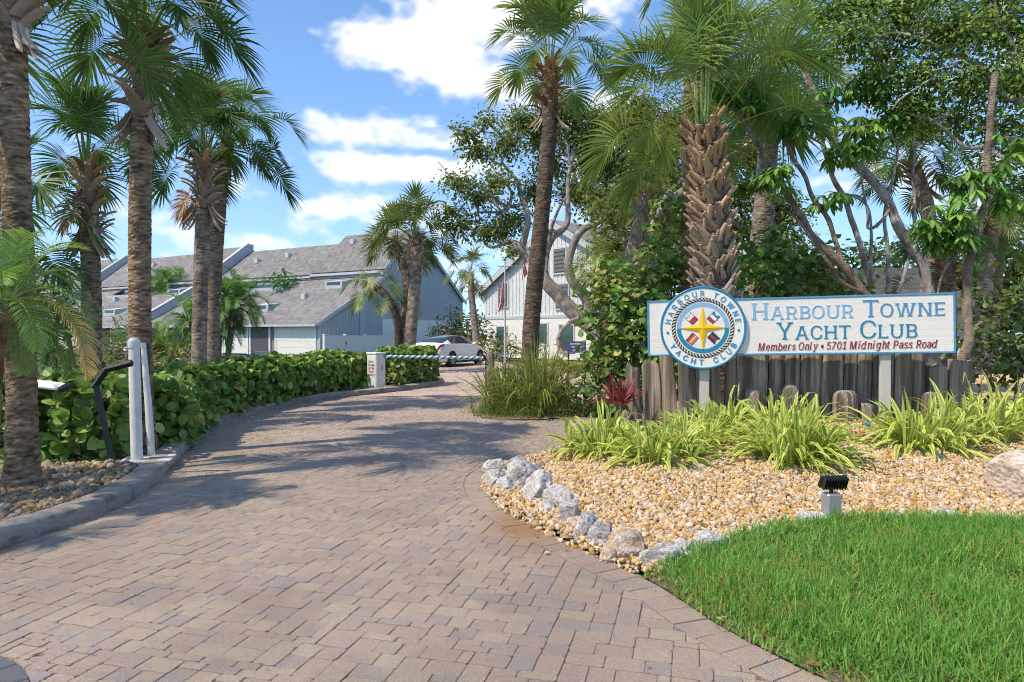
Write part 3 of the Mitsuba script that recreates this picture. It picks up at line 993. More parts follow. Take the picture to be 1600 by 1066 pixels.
flag_on(-17.5, 15.5, math.radians(135), 1, [(0, .5, 0, 1, 'flag_red'), (.5, 1, 0, 1, 'sign_plain_white')])
flag_on(17, 16.5, math.radians(45), 1, [(0, .33, 0, 1, 'flag_red'), (.33, .66, 0, 1, 'sign_plain_white'), (.66, 1, 0, 1, 'sign_blue')])
flag_on(-17, -18, math.radians(228), 0, [(0, 1, 0, .3, 'flag_red'), (0, 1, .3, .5, 'flag_orange'), (0, 1, .5, .7, 'rope_tan'), (0, 1, .7, 1, 'flag_orange')])
flag_on(17, -17, math.radians(-45), 1, [(0, 1, 0, .33, 'ink_dark'), (0, 1, .33, .66, 'flag_red'), (0, 1, .66, 1, 'ink_dark')])


def arc_text(text, radius, a0, a1, h, inward, mat):
    glyphs = [(ch, flat_text(ch, h, True) if ch != ' ' else None) for ch in text]
    ws = [(g.bounds[2] - g.bounds[0] if g is not None else .45 * h) for _, g in glyphs]
    tot = sum(ws) + 0 * len(ws)
    gap = (abs(a1 - a0) * radius - tot) / (len(ws) - 1)
    x = 0
    parts = [[]]
    for (ch, g), w in zip(glyphs, ws):
        if g is None:
            parts.append([])
        else:
            f = (x + w / 2) / radius
            a = a0 - f if not inward else a0 + f
            g = affinity.translate(g, -(g.bounds[0] + g.bounds[2]) / 2, -h / 2)
            ang = a - math.pi / 2 if not inward else a + math.pi / 2
            g = affinity.rotate(g, ang, origin=(0, 0), use_radians=True)
            parts[-1].append(affinity.translate(g, radius * math.cos(a), radius * math.sin(a)))
        x += w + gap
    for word in parts:
        put('arc_lettering', MED(ext(unary_union(word), .010), .049), mat, med)


arc_text('HARBOUR TOWNE', 56.3 * UN, math.radians(172), math.radians(8), 8.6 * UN, False, 'sign_pale_blue')
arc_text('YACHT CLUB', 56.3 * UN, math.radians(208), math.radians(332), 8.6 * UN, True, 'sign_blue')
for a in (math.radians(187), math.radians(-5)):
    put('dot', MED(ext(Point(56.3 * UN * math.cos(a), 56.3 * UN * math.sin(a)).buffer(2.2 * UN), .010), .049), 'sign_blue', med)

for px, lab in ((1101, None), (1384, None)):
    x, _ = board_xy(px, 560, -.06)
    foot = BL + EX * x - EN * .085
    top = SH - .12
    zg = float(gz(foot[0], foot[1])) - .25
    h = (BL + EX * x + EY * top)[2] - zg
    m = move(rounded((.135, .085, h), .006), (foot[0], foot[1], zg + h / 2), rotz(math.atan2(EX[1], EX[0])))
    put('post', m, 'post_wood', sign, uv=None)

# ================================================================== TIMBER WALL
wall = thing('timber_wall', 'low wall of weathered grey upright timbers behind the sign', 'wall')
trng = np.random.default_rng(33)
x = -.30
WO = EN * -.62
edge_specs = []
while x < SW + .18:
    w = trng.uniform(.15, .30)
    edge_specs.append((x, w))
    x += w + trng.uniform(.004, .02)


def timber(cx, cy, zb, h, w, th, seed, lean, rough=1.0, ragged=.05, R=None):
    r3 = np.random.default_rng(seed)
    nx, nz = 9, 14
    u = np.linspace(-1, 1, nx)
    zz = np.linspace(0, 1, nz)
    tops = h * (1 + ragged * (meshkit.noise(np.column_stack([u * 1.7 + seed, u * 0, u * 0]), seed) - .5) * 2)
    V = []
    for side in (1, -1):
        X = u[None] * w / 2 * (1 + .10 * (meshkit.noise(np.stack([np.zeros((nz, nx)) + seed, zz[:, None] * 3 + 0 * u[None], np.zeros((nz, nx))], -1), seed) - .5))
        Z = zz[:, None] * tops[None]
        bulge = np.sqrt(np.clip(1 - (np.abs(u) ** 2.6), 0, 1))
        Y = -side * th / 2 * (.75 + .25 * bulge)[None] + .02 * rough * (meshkit.fbm(np.stack([X * 14 + seed, Z * 1.6, np.zeros_like(X)], -1), 3, seed) - .5)
        V.append(np.stack([X, Y, Z], -1))
    v = np.vstack([V[0].reshape(-1, 3), V[1].reshape(-1, 3)])
    M = nx * nz
    i, j = np.meshgrid(np.arange(nz - 1), np.arange(nx - 1), indexing='ij')
    q = np.stack([i * nx + j, i * nx + j + 1, (i + 1) * nx + j + 1, (i + 1) * nx + j], -1).reshape(-1, 4)
    f = [q, q[:, ::-1] + M]
    for jj, fl in ((0, 1), (nx - 1, 0)):
        i1 = np.arange(nz - 1)
        s = np.stack([i1 * nx + jj, (i1 + 1) * nx + jj, (i1 + 1) * nx + jj + M, i1 * nx + jj + M], -1)
        f.append(s if fl else s[:, ::-1])
    j1 = np.arange(nx - 1)
    b = (nz - 1) * nx
    f.append(np.stack([b + j1, b + j1 + 1, b + j1 + 1 + M, b + j1 + M], -1))
    f = np.vstack(f)
    v = v @ roty(lean).T
    if R is not None:
        v = v @ R.T
    m = MB().add(v + [cx, cy, zb], f)
    return m.mesh()


WR = rotz(math.atan2(EX[1], EX[0]))
for k, (x, w) in enumerate(edge_specs):
    p = BL + EX * (x + w / 2) + WO + EN * trng.uniform(-.04, .04)
    zb = float(gz(p[0], p[1])) - .15
    toppx = 566 if x < -.05 else (552 if x < .9 else 545)
    if x > SW - .2:
        toppx = 566
    d = p[1]
    top = EYE - (toppx + trng.uniform(-5, 6) - CY) / F * d
    tone = trng.uniform(.25, .8)
    m = timber(p[0], p[1], zb, top - zb, w, trng.uniform(.10, .2), 100 + k, (-.05 if x < 1 else .02) + trng.normal() * .012, 1.3, .03 if x > .8 else .07, WR)
    put('plank', m, 'old_wood', wall, uv=np.tile((tone, 0), (len(m.vertices), 1)), smooth=True)


def log_stub(cx, cy, zb, h, r, seed):
    zz = np.array([0, .25, .5, .75, .88, .95, .985, 1.0]) * h
    rr = np.array([1, .99, .985, .97, .9, .72, .45, .02]) * r
    v, f = tube(np.column_stack([cx + 0 * zz, cy + 0 * zz, zb + zz]), rr, 14)
    v = v + .012 * (meshkit.fbm(v * [12, 12, 3] + seed, 3, seed)[:, None] - .5) * [1, 1, .3]
    return trimesh.Trimesh(v, f, process=False)


for k, (px, toppx, r, o) in enumerate([(1178, 606, .125, .32), (1236, 600, .12, .30), (1322, 609, .17, .30), (1354, 630, .115, .36), (1458, 612, .14, .3)]):
    x, _ = board_xy(px, 600, -o)
    p = BL + EX * x - EN * o
    zb = float(gz(p[0], p[1])) - .1
    top = EYE - (toppx - CY) / F * p[1]
    put('log_stub', log_stub(p[0], p[1], zb, top - zb, r, 50 + k), 'old_wood', wall, smooth=50, label='short rounded log standing in front of the planks' if k == 2 else None)

# ================================================================== SMALL FITTINGS ON THE RIGHT
fl = thing('flood_light', 'black finned floodlight on a grey metal junction box at the edge of the lawn', 'floodlight')
c = P(1300, 790, 5.30)
put('junction_box', move(rounded((.125, .10, .185), .014), (c[0], c[1], c[2] + .005), rotz(.15)), 'galv', fl)
put('swivel', move(trimesh.creation.cylinder(.014, .09, sections=12), (c[0], c[1], c[2] + .12)), 'black_metal', fl)
hd = MB()
hc = np.array([c[0] + .005, c[1], c[2] + .185])
HR = rotz(.10) @ rotx(.42)
m = rounded((.205, .035, .10), .008)
hd.add(np.asarray(m.vertices) @ HR.T + hc, m.faces)
put('lamp_head', hd.mesh(), 'black_metal', fl)
for i in range(9):
    m = rounded((.0085, .05, .105), .002)
    put('fin', trimesh.Trimesh(np.asarray(m.vertices) @ HR.T + hc + HR @ np.array([-.088 + i * .022, -.038, .012]), m.faces, process=False), 'black_metal', fl)
c = P(1357, 664, 8.85)
sp = thing('blue_sprinkler_cap', 'small bright blue plastic cap in the gravel in front of the timbers', 'sprinkler cap')
zz = np.array([0, .03, .05, .09, .12, .125])
v, f = tube(np.column_stack([c[0] + 0 * zz, c[1] + 0 * zz, c[2] - .06 + zz]), [.025, .03, .034, .03, .018, .002], 12)
put('cap', trimesh.Trimesh(v, f, process=False), 'plastic_blue', sp, smooth=40)
v, f = tube([(c[0], c[1], c[2] - .12), (c[0], c[1], c[2] - .06)], .018, 10)
put('stem', trimesh.Trimesh(v, f, process=False), 'black_metal', sp, smooth=40)

# ================================================================== SMALL FITTINGS ON THE LEFT
c = P(213, 716, 7.45)
post = thing('white_post', 'tall round white post with a domed cap beside the kerb', 'post')
hgt = 1.46 - .1
zz = np.array([0, .6, hgt - .11])
v, f = tube(np.column_stack([c[0] + 0 * zz - .03 * zz / hgt, c[1] + 0 * zz, .1 + zz]), [.060, .059, .058], 28)
put('pipe', trimesh.Trimesh(v, f, process=False), 'paint_white', post, smooth=50)
zz = np.array([-.115, -.112, -.05, -.02, 0.0, .008])
v, f = tube(np.column_stack([c[0] - .03 + 0 * zz, c[1] + 0 * zz, .1 + hgt + zz]), [.055, .066, .067, .058, .035, .004], 28)
put('cap', trimesh.Trimesh(v, f, process=False), 'paint_white', post, smooth=60)
c2 = P(236, 706, 7.75)
p2 = thing('white_sign_post', 'thin white tapering post standing close behind the round white post', 'post')
v, f = tube([(c2[0], c2[1], .08), (c2[0] - .035, c2[1], .7), (c2[0] - .09, c2[1], 1.40)], [.042, .038, .028], 20)
put('pipe', trimesh.Trimesh(v, f, process=False), 'paint_white', p2, smooth=50)
put('control_box', move(rounded((.09, .16, .42), .008), (c2[0] - .14, c2[1] + .08, 1.18)), 'black_metal', p2, label='black control box fixed between the two white posts')
put('concrete_pad', move(rounded((.52, .42, .06), .01), (c[0] + .06, c[1] + .12, .095), rotz(.3)), 'kerb_concrete', None, label='flat pale concrete pad under the two white posts', cat='concrete pad')
ar = thing('black_arm_post', 'black bent metal arm rising out of the hedge to the white posts', 'metal arm')
dd = 7.0
v, f = tube([P(173, 716, dd), P(150, 604, dd), P(149, 600, dd)], .034, 4)
put('upright', trimesh.Trimesh(v, f, process=False), 'black_metal', ar)
v, f = tube([P(146, 606, dd), P(167, 577, dd - .01), P(206, 567, dd - .02)], .036, 4)
put('arm', trimesh.Trimesh(v, f, process=False), 'black_metal', ar)
kp = thing('slanted_white_panel', 'slanted white and black panel poking out of the hedge beside the leftmost trunk', 'panel')
q0, q1 = P(50, 599, 6.95), P(98, 605, 6.9)
ax = nrm(q1 - q0)
Rk = np.stack([ax, nrm(np.cross([0, 0, 1.0], ax)), nrm(np.cross(ax, np.cross([0, 0, 1.0], ax)))], 1)
put('panel', move(rounded((.34, .13, .035), .01), (q0 + q1) / 2, Rk @ rotx(.35)), 'paint_white', kp)
put('end_cap', move(rounded((.07, .14, .05), .01), q1 + ax * .03, Rk @ rotx(.35)), 'black_metal', kp)
v, f = tube([(q0 + q1) / 2 + [-.02, .03, -.01], (q0 + q1) / 2 + [-.1, .55, -.05], (q0 + q1) / 2 * [1, 1, 0] + [-.1, .9, .1]], .02, 8)
put('stand', trimesh.Trimesh(v, f, process=False), 'black_metal', kp)


def gate(px0, pxmid, px1, y0, y1, d, w, lab, side_right):
    """operator cabinet; px0..pxmid front face, pxmid..px1 side face"""
    g = thing('gate_operator', lab[0], 'gate operator')
    top, bot = P((px0 + px1) / 2, y0, d)[2], .06
    Wd = (px1 - px0) / F * d
    a = math.radians(38) if side_right else math.radians(-30)
    c = P((px0 + px1) / 2, y1, d)
    s = Wd / (math.cos(a) + abs(math.sin(a)) * .9)
    c = np.array([c[0], c[1] + s * .6, 0])
    R = rotz(-a)
    body = move(rounded((s, s * .9, top - bot - .05), .02), (c[0], c[1], (top + bot - .05) / 2), R)
    put('cabinet', body, 'paint_white', g)
    put('lid', move(rounded((s + .03, s * .9 + .03, .05), .012), (c[0], c[1], top - .024), R), 'paint_white', g)
    put('base', move(rounded((s + .06, s * .9 + .06, .07), .01), (c[0], c[1], .055), R), 'kerb_concrete', g)
    put('door_handle', move(rounded((.02, .035, .14), .006), np.array([c[0], c[1], .62]) + R @ np.array([s / 2 + .01, .03, 0])), 'galv', g) if side_right else None
    return g, c, s, R, top


g, c, s, R, top = gate(570, 586, 600, 551, 612, 17.6, .4, ['white gate operator cabinet with a maroon notice on its front, between the hedges'], True)
for k, word in enumerate(('GATE', 'CLOSES', 'AFTER', 'EACH', 'VEHICLE')):
    gt = flat_text(word, .052, True)
    x0, _, x1, _ = gt.bounds
    gt = affinity.translate(gt, -(x0 + x1) / 2, 0)
    gt = affinity.scale(gt, min(1.0, (s * .78) / (x1 - x0)), 1, origin=(0, 0))
    m = ext(gt, .003)
    v = np.asarray(m.vertices) @ np.array([[1, 0, 0], [0, 0, 1], [0, 1, 0]])      # x, z up
    v = np.column_stack([np.asarray(m.vertices)[:, 0], -s * .45 - .001 - np.asarray(m.vertices)[:, 2], np.asarray(m.vertices)[:, 1] + top - .27 - k * .085])
    f = np.asarray(m.faces)
    put('notice_lettering', trimesh.Trimesh(v @ R.T + [c[0], c[1], 0], f, process=False), 'print_maroon', g)


def barrier(p0, p1, n, lab):
    b = thing('barrier_arm', lab, 'barrier arm')
    p0, p1 = np.asarray(p0), np.asarray(p1)
    ax = nrm(p1 - p0)
    L = np.linalg.norm(p1 - p0)
    w = L / n
    sh = .05
    r = .040
    for i in range(n):
        a = p0 + ax * w * i
        e = a + ax * w
        # slanted ends: shear the rings
        ang = np.arange(12) * 2 * np.pi / 12
        n1 = nrm(np.cross(ax, [0, 0, 1.0]))
        n2 = np.cross(n1, ax)
        rings = []
        for q in (a, e - ax * .002):
            rings.append(q + r * (np.cos(ang)[:, None] * n1 + np.sin(ang)[:, None] * n2) + np.sin(ang)[:, None] * ax * sh)
        v = np.vstack(rings)
        k = np.arange(12)
        f = np.vstack([np.stack([k, k + 12, (k + 1) % 12 + 12, (k + 1) % 12], 1)[:, [0, 1, 2]], np.stack([k, (k + 1) % 12 + 12, (k + 1) % 12], 1)])
        put('white_stripe' if i % 2 else 'blue_stripe', trimesh.Trimesh(v, f[:, ::-1], process=False), 'paint_white' if i % 2 else 'sign_blue', b, smooth=60)
    put('end_plate', move(trimesh.creation.icosphere(2, .05), p1 + ax * .01), 'rubber', b, smooth=True)
    return b


barrier(np.array([c[0] + .2, c[1], P(600, 557, 17.9)[2]]), P(756, 559.5, 17.9), 34, 'blue and white striped barrier arm across the driveway in front of the car')
g2, c2_, s2, R2, top2 = gate(394, 409, 418, 549.5, 590, 21.5, .4, ['white gate operator cabinet behind the long hedge in front of the dark gate'], True)
barrier(np.array([c2_[0] - .25, c2_[1] + .05, P(395, 556, 21.8)[2]]), P(266, 562.5, 19.8), 26, 'blue and white striped barrier arm seen above the long hedge at left')
bo = thing('wooden_bollard', 'short brown wooden post where the barrier arm ends', 'bollard')
c = P(764, 560, 18.0)
put('stump', log_stub(c[0] + .02, c[1] + .05, 0, 1.04, .13, 4), 'old_wood', bo, smooth=50)
put('arm_bracket', move(rounded((.06, .1, .16), .01), (c[0] - .13, c[1], .87)), 'black_metal', bo)
ys = thing('blue_notice_board', 'small dark blue notice board with white lines standing behind the spiky clump', 'sign')
c = P(901, 548, 15.2)
put('panel', move(rounded((.42, .02, .26), .004), (c[0], c[1], c[2] + .08), rotz(-.1)), 'banner_blue', ys)
for k in range(3):
    put('white_line', move(trimesh.creation.box([.3 - .06 * k, .004, .022]), (c[0], c[1] - .0135, c[2] + .15 - k * .07), rotz(-.1)), 'sign_plain_white', ys)
for sgn in (-1, 1):
    put('stake', move(trimesh.creation.box([.03, .02, c[2] + .0]), (c[0] + sgn * .18, c[1] + .024, c[2] / 2), rotz(-.1)), 'black_metal', ys)

# ================================================================== TOWNHOUSES AT LEFT
U = nrm(np.array([-.87, .5, 0]))
V3 = nrm(np.array([.5, .87, 0]))
B0 = np.array([-13.35, 47.0, 0])
L3 = lambda u, t, z: B0 + U * u + V3 * t + np.array([0, 0, z])


def prism(poly_tz, u0, u1):
    """polygon in (t, z) extruded along u"""
    m = trimesh.creation.extrude_polygon(Polygon(poly_tz).buffer(0), abs(u1 - u0), engine='earcut')
    v = np.asarray(m.vertices)
    w = B0 + V3 * v[:, :1] + np.array([0, 0, 1.0]) * v[:, 1:2] + U * (min(u0, u1) + v[:, 2:3])
    m2 = trimesh.Trimesh(w, m.faces, process=False)
    if m2.volume < 0:
        m2.invert()
    return m2


def bbox(u0, u1, t0, t1, z0, z1):
    return prism([(t0, z0), (t1, z0), (t1, z1), (t0, z1)], u0, u1)


def roof_slab(p, q, u0, u1, th=.16, over=0.0):
    """sloping slab between profile points p=(t,z) and q=(t,z) (top surface)"""
    p, q = np.array(p, float), np.array(q, float)
    d = nrm(q - p)
    p = p - d * over
    n = np.array([-d[1], d[0]])
    return prism([tuple(p), tuple(q), tuple(q - n * th), tuple(p - n * th)], u0, u1)


def townhouse(u0, label, gable, ridge_a, ridge_b):
    h = thing('townhouse', label, 'house', 'blue grey townhouses in a row')
    u1 = u0 + 20
    EAVE, LOW, UP, RG, RE = (0, 2.40), (6.85, 6.07), (6.85, 6.75), (10.66, 10.1), (17.8, 4.5)
    put('front_wall', bbox(u0 + .25, u1, .15, .4, 0, 2.34), 'siding_taupe', h, label='taupe boarded garage front')
    if gable:
        put('gable_wall', prism([(0.1, 0), (17.7, 0), (17.75, 4.4), (10.66, 9.95), (6.75, 6.5), (6.75, 5.9), (.1, 2.3)], u0 - .02, u0 + .23), 'siding_blue', h, label='blue boarded gable end wall')
        lowm = put('white_base_wall', bbox(u0 - .10, u0 - .025, 6.6, 16.3, 0, 2.65), 'stucco_white', h, label='white lower part of the gable wall')
        bt = MB()
        t = .25
        prof_t, prof_z = [0, 6.84, 6.86, 10.66, 17.8], [2.3, 5.95, 6.55, 9.9, 4.35]
        while t < 17.6:
            z0 = 2.66 if 6.55 < t < 16.35 else .02
            z1 = np.interp(t, prof_t, prof_z) - .12
            m = bbox(u0 - .05, u0 - .022, t, t + .045, z0, z1)
            bt.add(m.vertices, m.faces)
            t += .30
        put('siding_battens', bt.mesh(), 'siding_blue', h, kind='stuff')
        put('corner_board', bbox(u0 - .09, u0 - .052, 4.1, 4.75, 0, 4.4), 'siding_blue', h)
        for (t, z0, z1, w) in ((11.0, 5.6, 7.1, .75), (11.0, 2.95, 4.5, .75), (16.2, 3.2, 4.1, .7)):
            fr = put('window', bbox(u0 - .10, u0 - .052, t - w / 2 - .08, t + w / 2 + .08, z0 - .08, z1 + .08), 'siding_blue', h)
            put('pane', bbox(u0 - .115, u0 - .102, t - w / 2, t + w / 2, z0, z1), 'window_glass', fr)
        fr = put('window', bbox(u0 - .15, u0 - .102, 12.7, 13.6, .9, 2.3), 'paint_white', h)
        put('pane', bbox(u0 - .165, u0 - .152, 12.8, 13.5, 1.0, 2.2), 'window_glass', fr)
    off = .25 if gable else 0
    lo = put('lower_roof', roof_slab(EAVE, LOW, u0 - off, u0 + 9, over=.45), 'shingle', h)
    put('lower_roof', roof_slab(EAVE, (5.1, 5.12), u0 + 9, u1 - .26, over=.45), 'shingle', h)
    put('lower_roof', roof_slab(EAVE, (6.85, 6.07), u0 + 14.5, u1 - .26, th=.17, over=-5.2), 'shingle', h)
    put('terrace_wall', bbox(u0, u1 - .26, 6.9, 7.1, 4.6, 6.6), 'siding_blue', h, label='strip of blue boarding between the two roof slopes')
    put('terrace_parapet', bbox(u0 + 9.0, u0 + 14.5, 5.1, 5.28, 4.5, 5.35), 'siding_blue', h)
    put('upper_roof', roof_slab(UP, (RG[0], ridge_a), u0 - off, u0 + 7.5, over=.35), 'shingle', h)
    put('upper_roof', roof_slab((6.85, 6.62), (RG[0], ridge_b), u0 + 7.5, u1 - .26, over=.35), 'shingle', h)
    put('rear_roof', roof_slab((RG[0] + .02, ridge_a - .02), RE, u0 - off, u0 + 7.48), 'shingle', h)
    put('rear_roof', roof_slab((RG[0] + .02, ridge_b - .02), RE, u0 + 7.52, u1 - .26), 'shingle', h)
    put('roof_end_wall', prism([(7.2, 6.3), (RG[0], ridge_b - .4), (RG[0], ridge_a - .25)], u0 + 7.3, u0 + 7.46), 'siding_blue', h)
    put('gutter', bbox(u0 - off, u1, -.52, -.36, 2.02, 2.17), 'trim_pale', h)
    put('gutter', bbox(u0 - off, u0 + 7.5, 6.42, 6.55, 6.22, 6.40), 'trim_pale', h)
    put('gutter', bbox(u0 + 7.5, u1, 6.42, 6.55, 6.12, 6.28), 'trim_pale', h)
    if gable:
        for p, q in ((EAVE, LOW), (UP, (RG[0], ridge_a)), ((RG[0], ridge_a), RE)):
            p, q = np.array(p), np.array(q)
            d = nrm(q - p)
            n = np.array([-d[1], d[0]])
            if n[1] < 0:
                n = -n
            a, b = p - d * (.45 if p[1] < q[1] else 0), q + d * (.3 if p[1] > q[1] else 0)
            put('rake_board', prism([tuple(a + n * .03), tuple(b + n * .03), tuple(b - n * .22), tuple(a - n * .22)], u0 - off - .045, u0 - off - .004), 'trim_pale', h)
        put('downpipe', bbox(u0 - .14, u0 - .055, .02, .12, .1, 2.2), 'trim_pale', h)
    # fins between the units
    fin1 = [(.2, 2.3), (.2, 3.1), (6.6, 6.9), (6.6, 5.2)]
    put('party_wall', prism(fin1, u1 - .25, u1 - .02), 'siding_blue', h, label='blue boarded fin rising above the lower roof')
    fin2 = [(6.4, 5.9), (6.4, 7.2), (10.3, 10.15), (10.9, 10.15), (10.9, 9.0)]
    put('party_wall', prism(fin2, u1 - .25, u1 - .02), 'siding_blue', h, label='blue boarded fin rising above the upper roof')
    bt = MB()
    for k in range(22):
        t = .35 + k * .29
        m = bbox(u1 - .285, u1 - .252, t, t + .045, np.interp(t, [0, 6.6], [2.7, 6.0]), np.interp(t, [.2, 6.6], [3.1, 6.9]) - .1)
        bt.add(m.vertices, m.faces)
    for k in range(15):
        t = 6.5 + k * .29
        m = bbox(u1 - .285, u1 - .252, t, t + .045, np.interp(t, [6.4, 10.66], [6.2, 9.3]), np.interp(t, [6.4, 10.66], [7.2, 10.1]) - .1)
        bt.add(m.vertices, m.faces)
    put('fin_battens', bt.mesh(), 'siding_blue', h, kind='stuff')
    for p, q, pre in (((.1, 3.12), (6.6, 6.92), 0), ((6.35, 7.22), (10.3, 10.17), 0)):
        put('coping', prism([p, q, (q[0], q[1] + .09), (p[0], p[1] + .09)], u1 - .34, u1 + .06), 'trim_pale', h)
    for a in (0, 10):
        for (x0, x1) in ((.4, 4.2), (7.35, 10.0)):
            if a + x1 > 19.6:
                continue
            dk = put('garage_door', bbox(u0 + a + x0, u0 + a + x1, .06, .145, .05, 1.98), 'stucco_white', h)
            for z in (.53, 1.01, 1.49):
                put('panel_groove', bbox(u0 + a + x0 + .05, u0 + a + x1 - .05, .045, .057, z, z + .025), 'trim_pale', dk)
            for xx in (x0 - .16, x1 + .02):
                put('door_frame', bbox(u0 + a + xx, u0 + a + xx + .14, .03, .146, 0, 2.1), 'paint_white', h)
        dk = put('entry_door', bbox(u0 + a + 5.0, u0 + a + 6.9, .07, .146, .05, 2.0), 'dark_grey', h, label='dark grey entry door between the garages')
        for xx in (4.84, 6.92):
            put('door_frame', bbox(u0 + a + xx, u0 + a + xx + .14, .03, .147, 0, 2.06), 'paint_white', h)
        put('door_frame', bbox(u0 + a + 4.985, u0 + a + 6.915, .03, .144, 2.01, 2.1), 'paint_white', h)
    # skylight wells, vents
    for (u, t) in ((7.6, 1.9), (3.4, 5.4)):
        z = 2.4 + t * .536
        sk = put('skylight', prism([(t - .5, z - .27), (t - .45, z + .30), (t + .75, z + .47), (t + .75, z + .35)], u0 + u - .9, u0 + u + .9), 'siding_blue', h)
        put('pane', prism([(t - .46, z + .0), (t - .5, z + .0), (t - .46, z + .24), (t - .42, z + .24)], u0 + u - .7, u0 + u + .7), 'window_glass', sk)
    for (u, t, up) in ((5.6, 9.7, 1), (13, 9.3, 1), (4.8, 3.5, 0), (11.5, 4.4, 0), (16.5, 8.8, 1)):
        z = (2.4 + t * .536) if not up else np.interp(t, [6.85, 10.66], [6.7, ridge_a if u < 7.5 else ridge_b])
        put('roof_vent', bbox(u0 + u, u0 + u + .4, t - .2, t + .2, z - .1, z + .33), 'trim_pale', h)
    return h


townhouse(0, 'nearest blue grey townhouse with a tall gable wall and white garage doors', True, 10.1, 9.45)
townhouse(20, 'middle townhouse of the row with garden palms on its roof terrace', False, 10.0, 9.7)
townhouse(40, 'farthest townhouse of the row seen behind the palm trunks at left', False, 10.0, 9.8)

fence = thing('white_fence', 'white vinyl panel fence in front of the blue gable wall', 'fence')
t = -.4
while t < 9.2:
    big = .16
    put('post', bbox(-1.0, -1.0 + big, t, t + big, 0, 1.42), 'paint_white', fence)
    put('post_cap', bbox(-1.03, -1.0 + big + .03, t - .03, t + big + .03, 1.42, 1.50), 'paint_white', fence)
    if t < 8.0:
        put('panel', bbox(-.95, -.90, t + big + .005, t + 1.995, .05, 1.33), 'stucco_white', fence)
        put('top_rail', bbox(-.97, -.88, t + big + .004, t + 1.996, 1.33, 1.40), 'paint_white', fence)
    t += 2.0
put('gate_latch', bbox(-1.04, -1.005, 1.62, 1.70, .75, .95), 'black_metal', fence)

# ================================================================== PALE HOUSE AT RIGHT
WU = nrm(np.array([4.43, -5.0, 0]))
WN = nrm(np.array([-5.0, -4.43, 0]))
W0 = np.array([-1.39, 45.0, 0])


def wbox(a0, a1, o0, o1, z0, z1):
    m = trimesh.creation.extrude_polygon(sbox(a0, z0, a1, z1), o1 - o0, engine='earcut')
    v = np.asarray(m.vertices)
    m = trimesh.Trimesh(W0 + WU * v[:, :1] + np.array([0, 0, 1.0]) * v[:, 1:2] + WN * (o0 + v[:, 2:3]), m.faces, process=False)
    if m.volume < 0:
        m.invert()
    return m


def wprism(poly, o0, o1):
    m = trimesh.creation.extrude_polygon(Polygon(poly).buffer(0), o1 - o0, engine='earcut')
    v = np.asarray(m.vertices)
    m = trimesh.Trimesh(W0 + WU * v[:, :1] + np.array([0, 0, 1.0]) * v[:, 1:2] + WN * (o0 + v[:, 2:3]), m.faces, process=False)
    if m.volume < 0:
        m.invert()
    return m


ph = thing('pale_house', 'pale grey boarded house with a white ground floor behind the curved tree', 'house')
A0, A1, AP = -.7, 12.7, 6.0
zr = lambda a: 4.35 + (a - A0) * .54 if a < AP else 4.35 + (AP - A0) * .54 - (a - AP) * .54
put('gable_wall', wprism([(A0, 0), (A1, 0), (A1, zr(A1)), (AP, zr(AP)), (A0, zr(A0))], -.3, 0), 'siding_grey', ph)
put('ground_floor', wbox(A0 - .02, A1, .005, .09, 0, 2.45), 'stucco_white', ph, label='white ground floor wall')
put('band', wbox(A0 - .03, A1, .005, .13, 2.452, 2.62), 'trim_pale', ph)
bt = MB()
a = A0 + .2
while a < A1 - .1:
    m = wbox(a, a + .045, .002, .04, 2.63, zr(a) - .15)
    bt.add(m.vertices, m.faces)
    a += .33
put('siding_battens', bt.mesh(), 'siding_grey', ph, kind='stuff')
for s0, s1 in ((A0 - .5, AP), (A1 + .5, AP)):
    p, q = np.array([s0, zr(A0) - .33]), np.array([s1, zr(AP)])
    put('roof', wprism([tuple(p + [0, .05]), tuple(q + [0, .05]), tuple(q + [0, .28]), tuple(p + [0, .28])], -14, .35), 'shingle', ph)
    put('rake_board', wprism([tuple(p - [0, .18]), tuple(q - [0, .18]), tuple(q + [0, .20]), tuple(p + [0, .20])], .355, .40), 'trim_pale', ph)
for (a, z0, z1, w, mat) in ((1.3, 3.25, 4.75, .85, 'louvre'), (1.25, .35, 1.95, .95, 'window_green'), (5.0, .9, 2.1, .8, 'window_green'), (6.6, 3.0, 4.4, .95, 'louvre'), (6.4, 5.1, 6.5, .9, 'louvre'), (7.0, .5, 2.0, 1.1, 'window_green'), (3.9, .35, 2.1, .8, 'window_green'), (11, 1, 2.1, 1, 'window_green')):
    o = .095 if z0 < 2.5 else .045
    fr = put('window', wbox(a - w / 2 - .1, a + w / 2 + .1, o, o + .05, z0 - .1, z1 + .1), 'trim_pale', ph)
    put('pane', wbox(a - w / 2, a + w / 2, o + .052, o + .06, z0, z1), 'window_glass' if mat == 'louvre' else mat, fr)
    n = 6 if mat == 'louvre' else 4
    for k in range(n):
        z = z0 + (k + .3) * (z1 - z0) / n
        if mat == 'louvre':
            put('slat', wbox(a - w / 2 + .01, a + w / 2 - .01, o + .062, o + .10, z, z + (z1 - z0) / n * .62), 'louvre', fr)
        else:
            put('glazing_bar', wbox(a - w / 2 + .01, a + w / 2 - .01, o + .062, o + .075, z, z + .03), 'dark_grey', fr)
put('side_wall', wprism([(A0 - .0, 0), (A0 + .25, 0), (A0 + .25, 4.3), (A0, 4.3)], -14, -.31), 'siding_grey', ph)
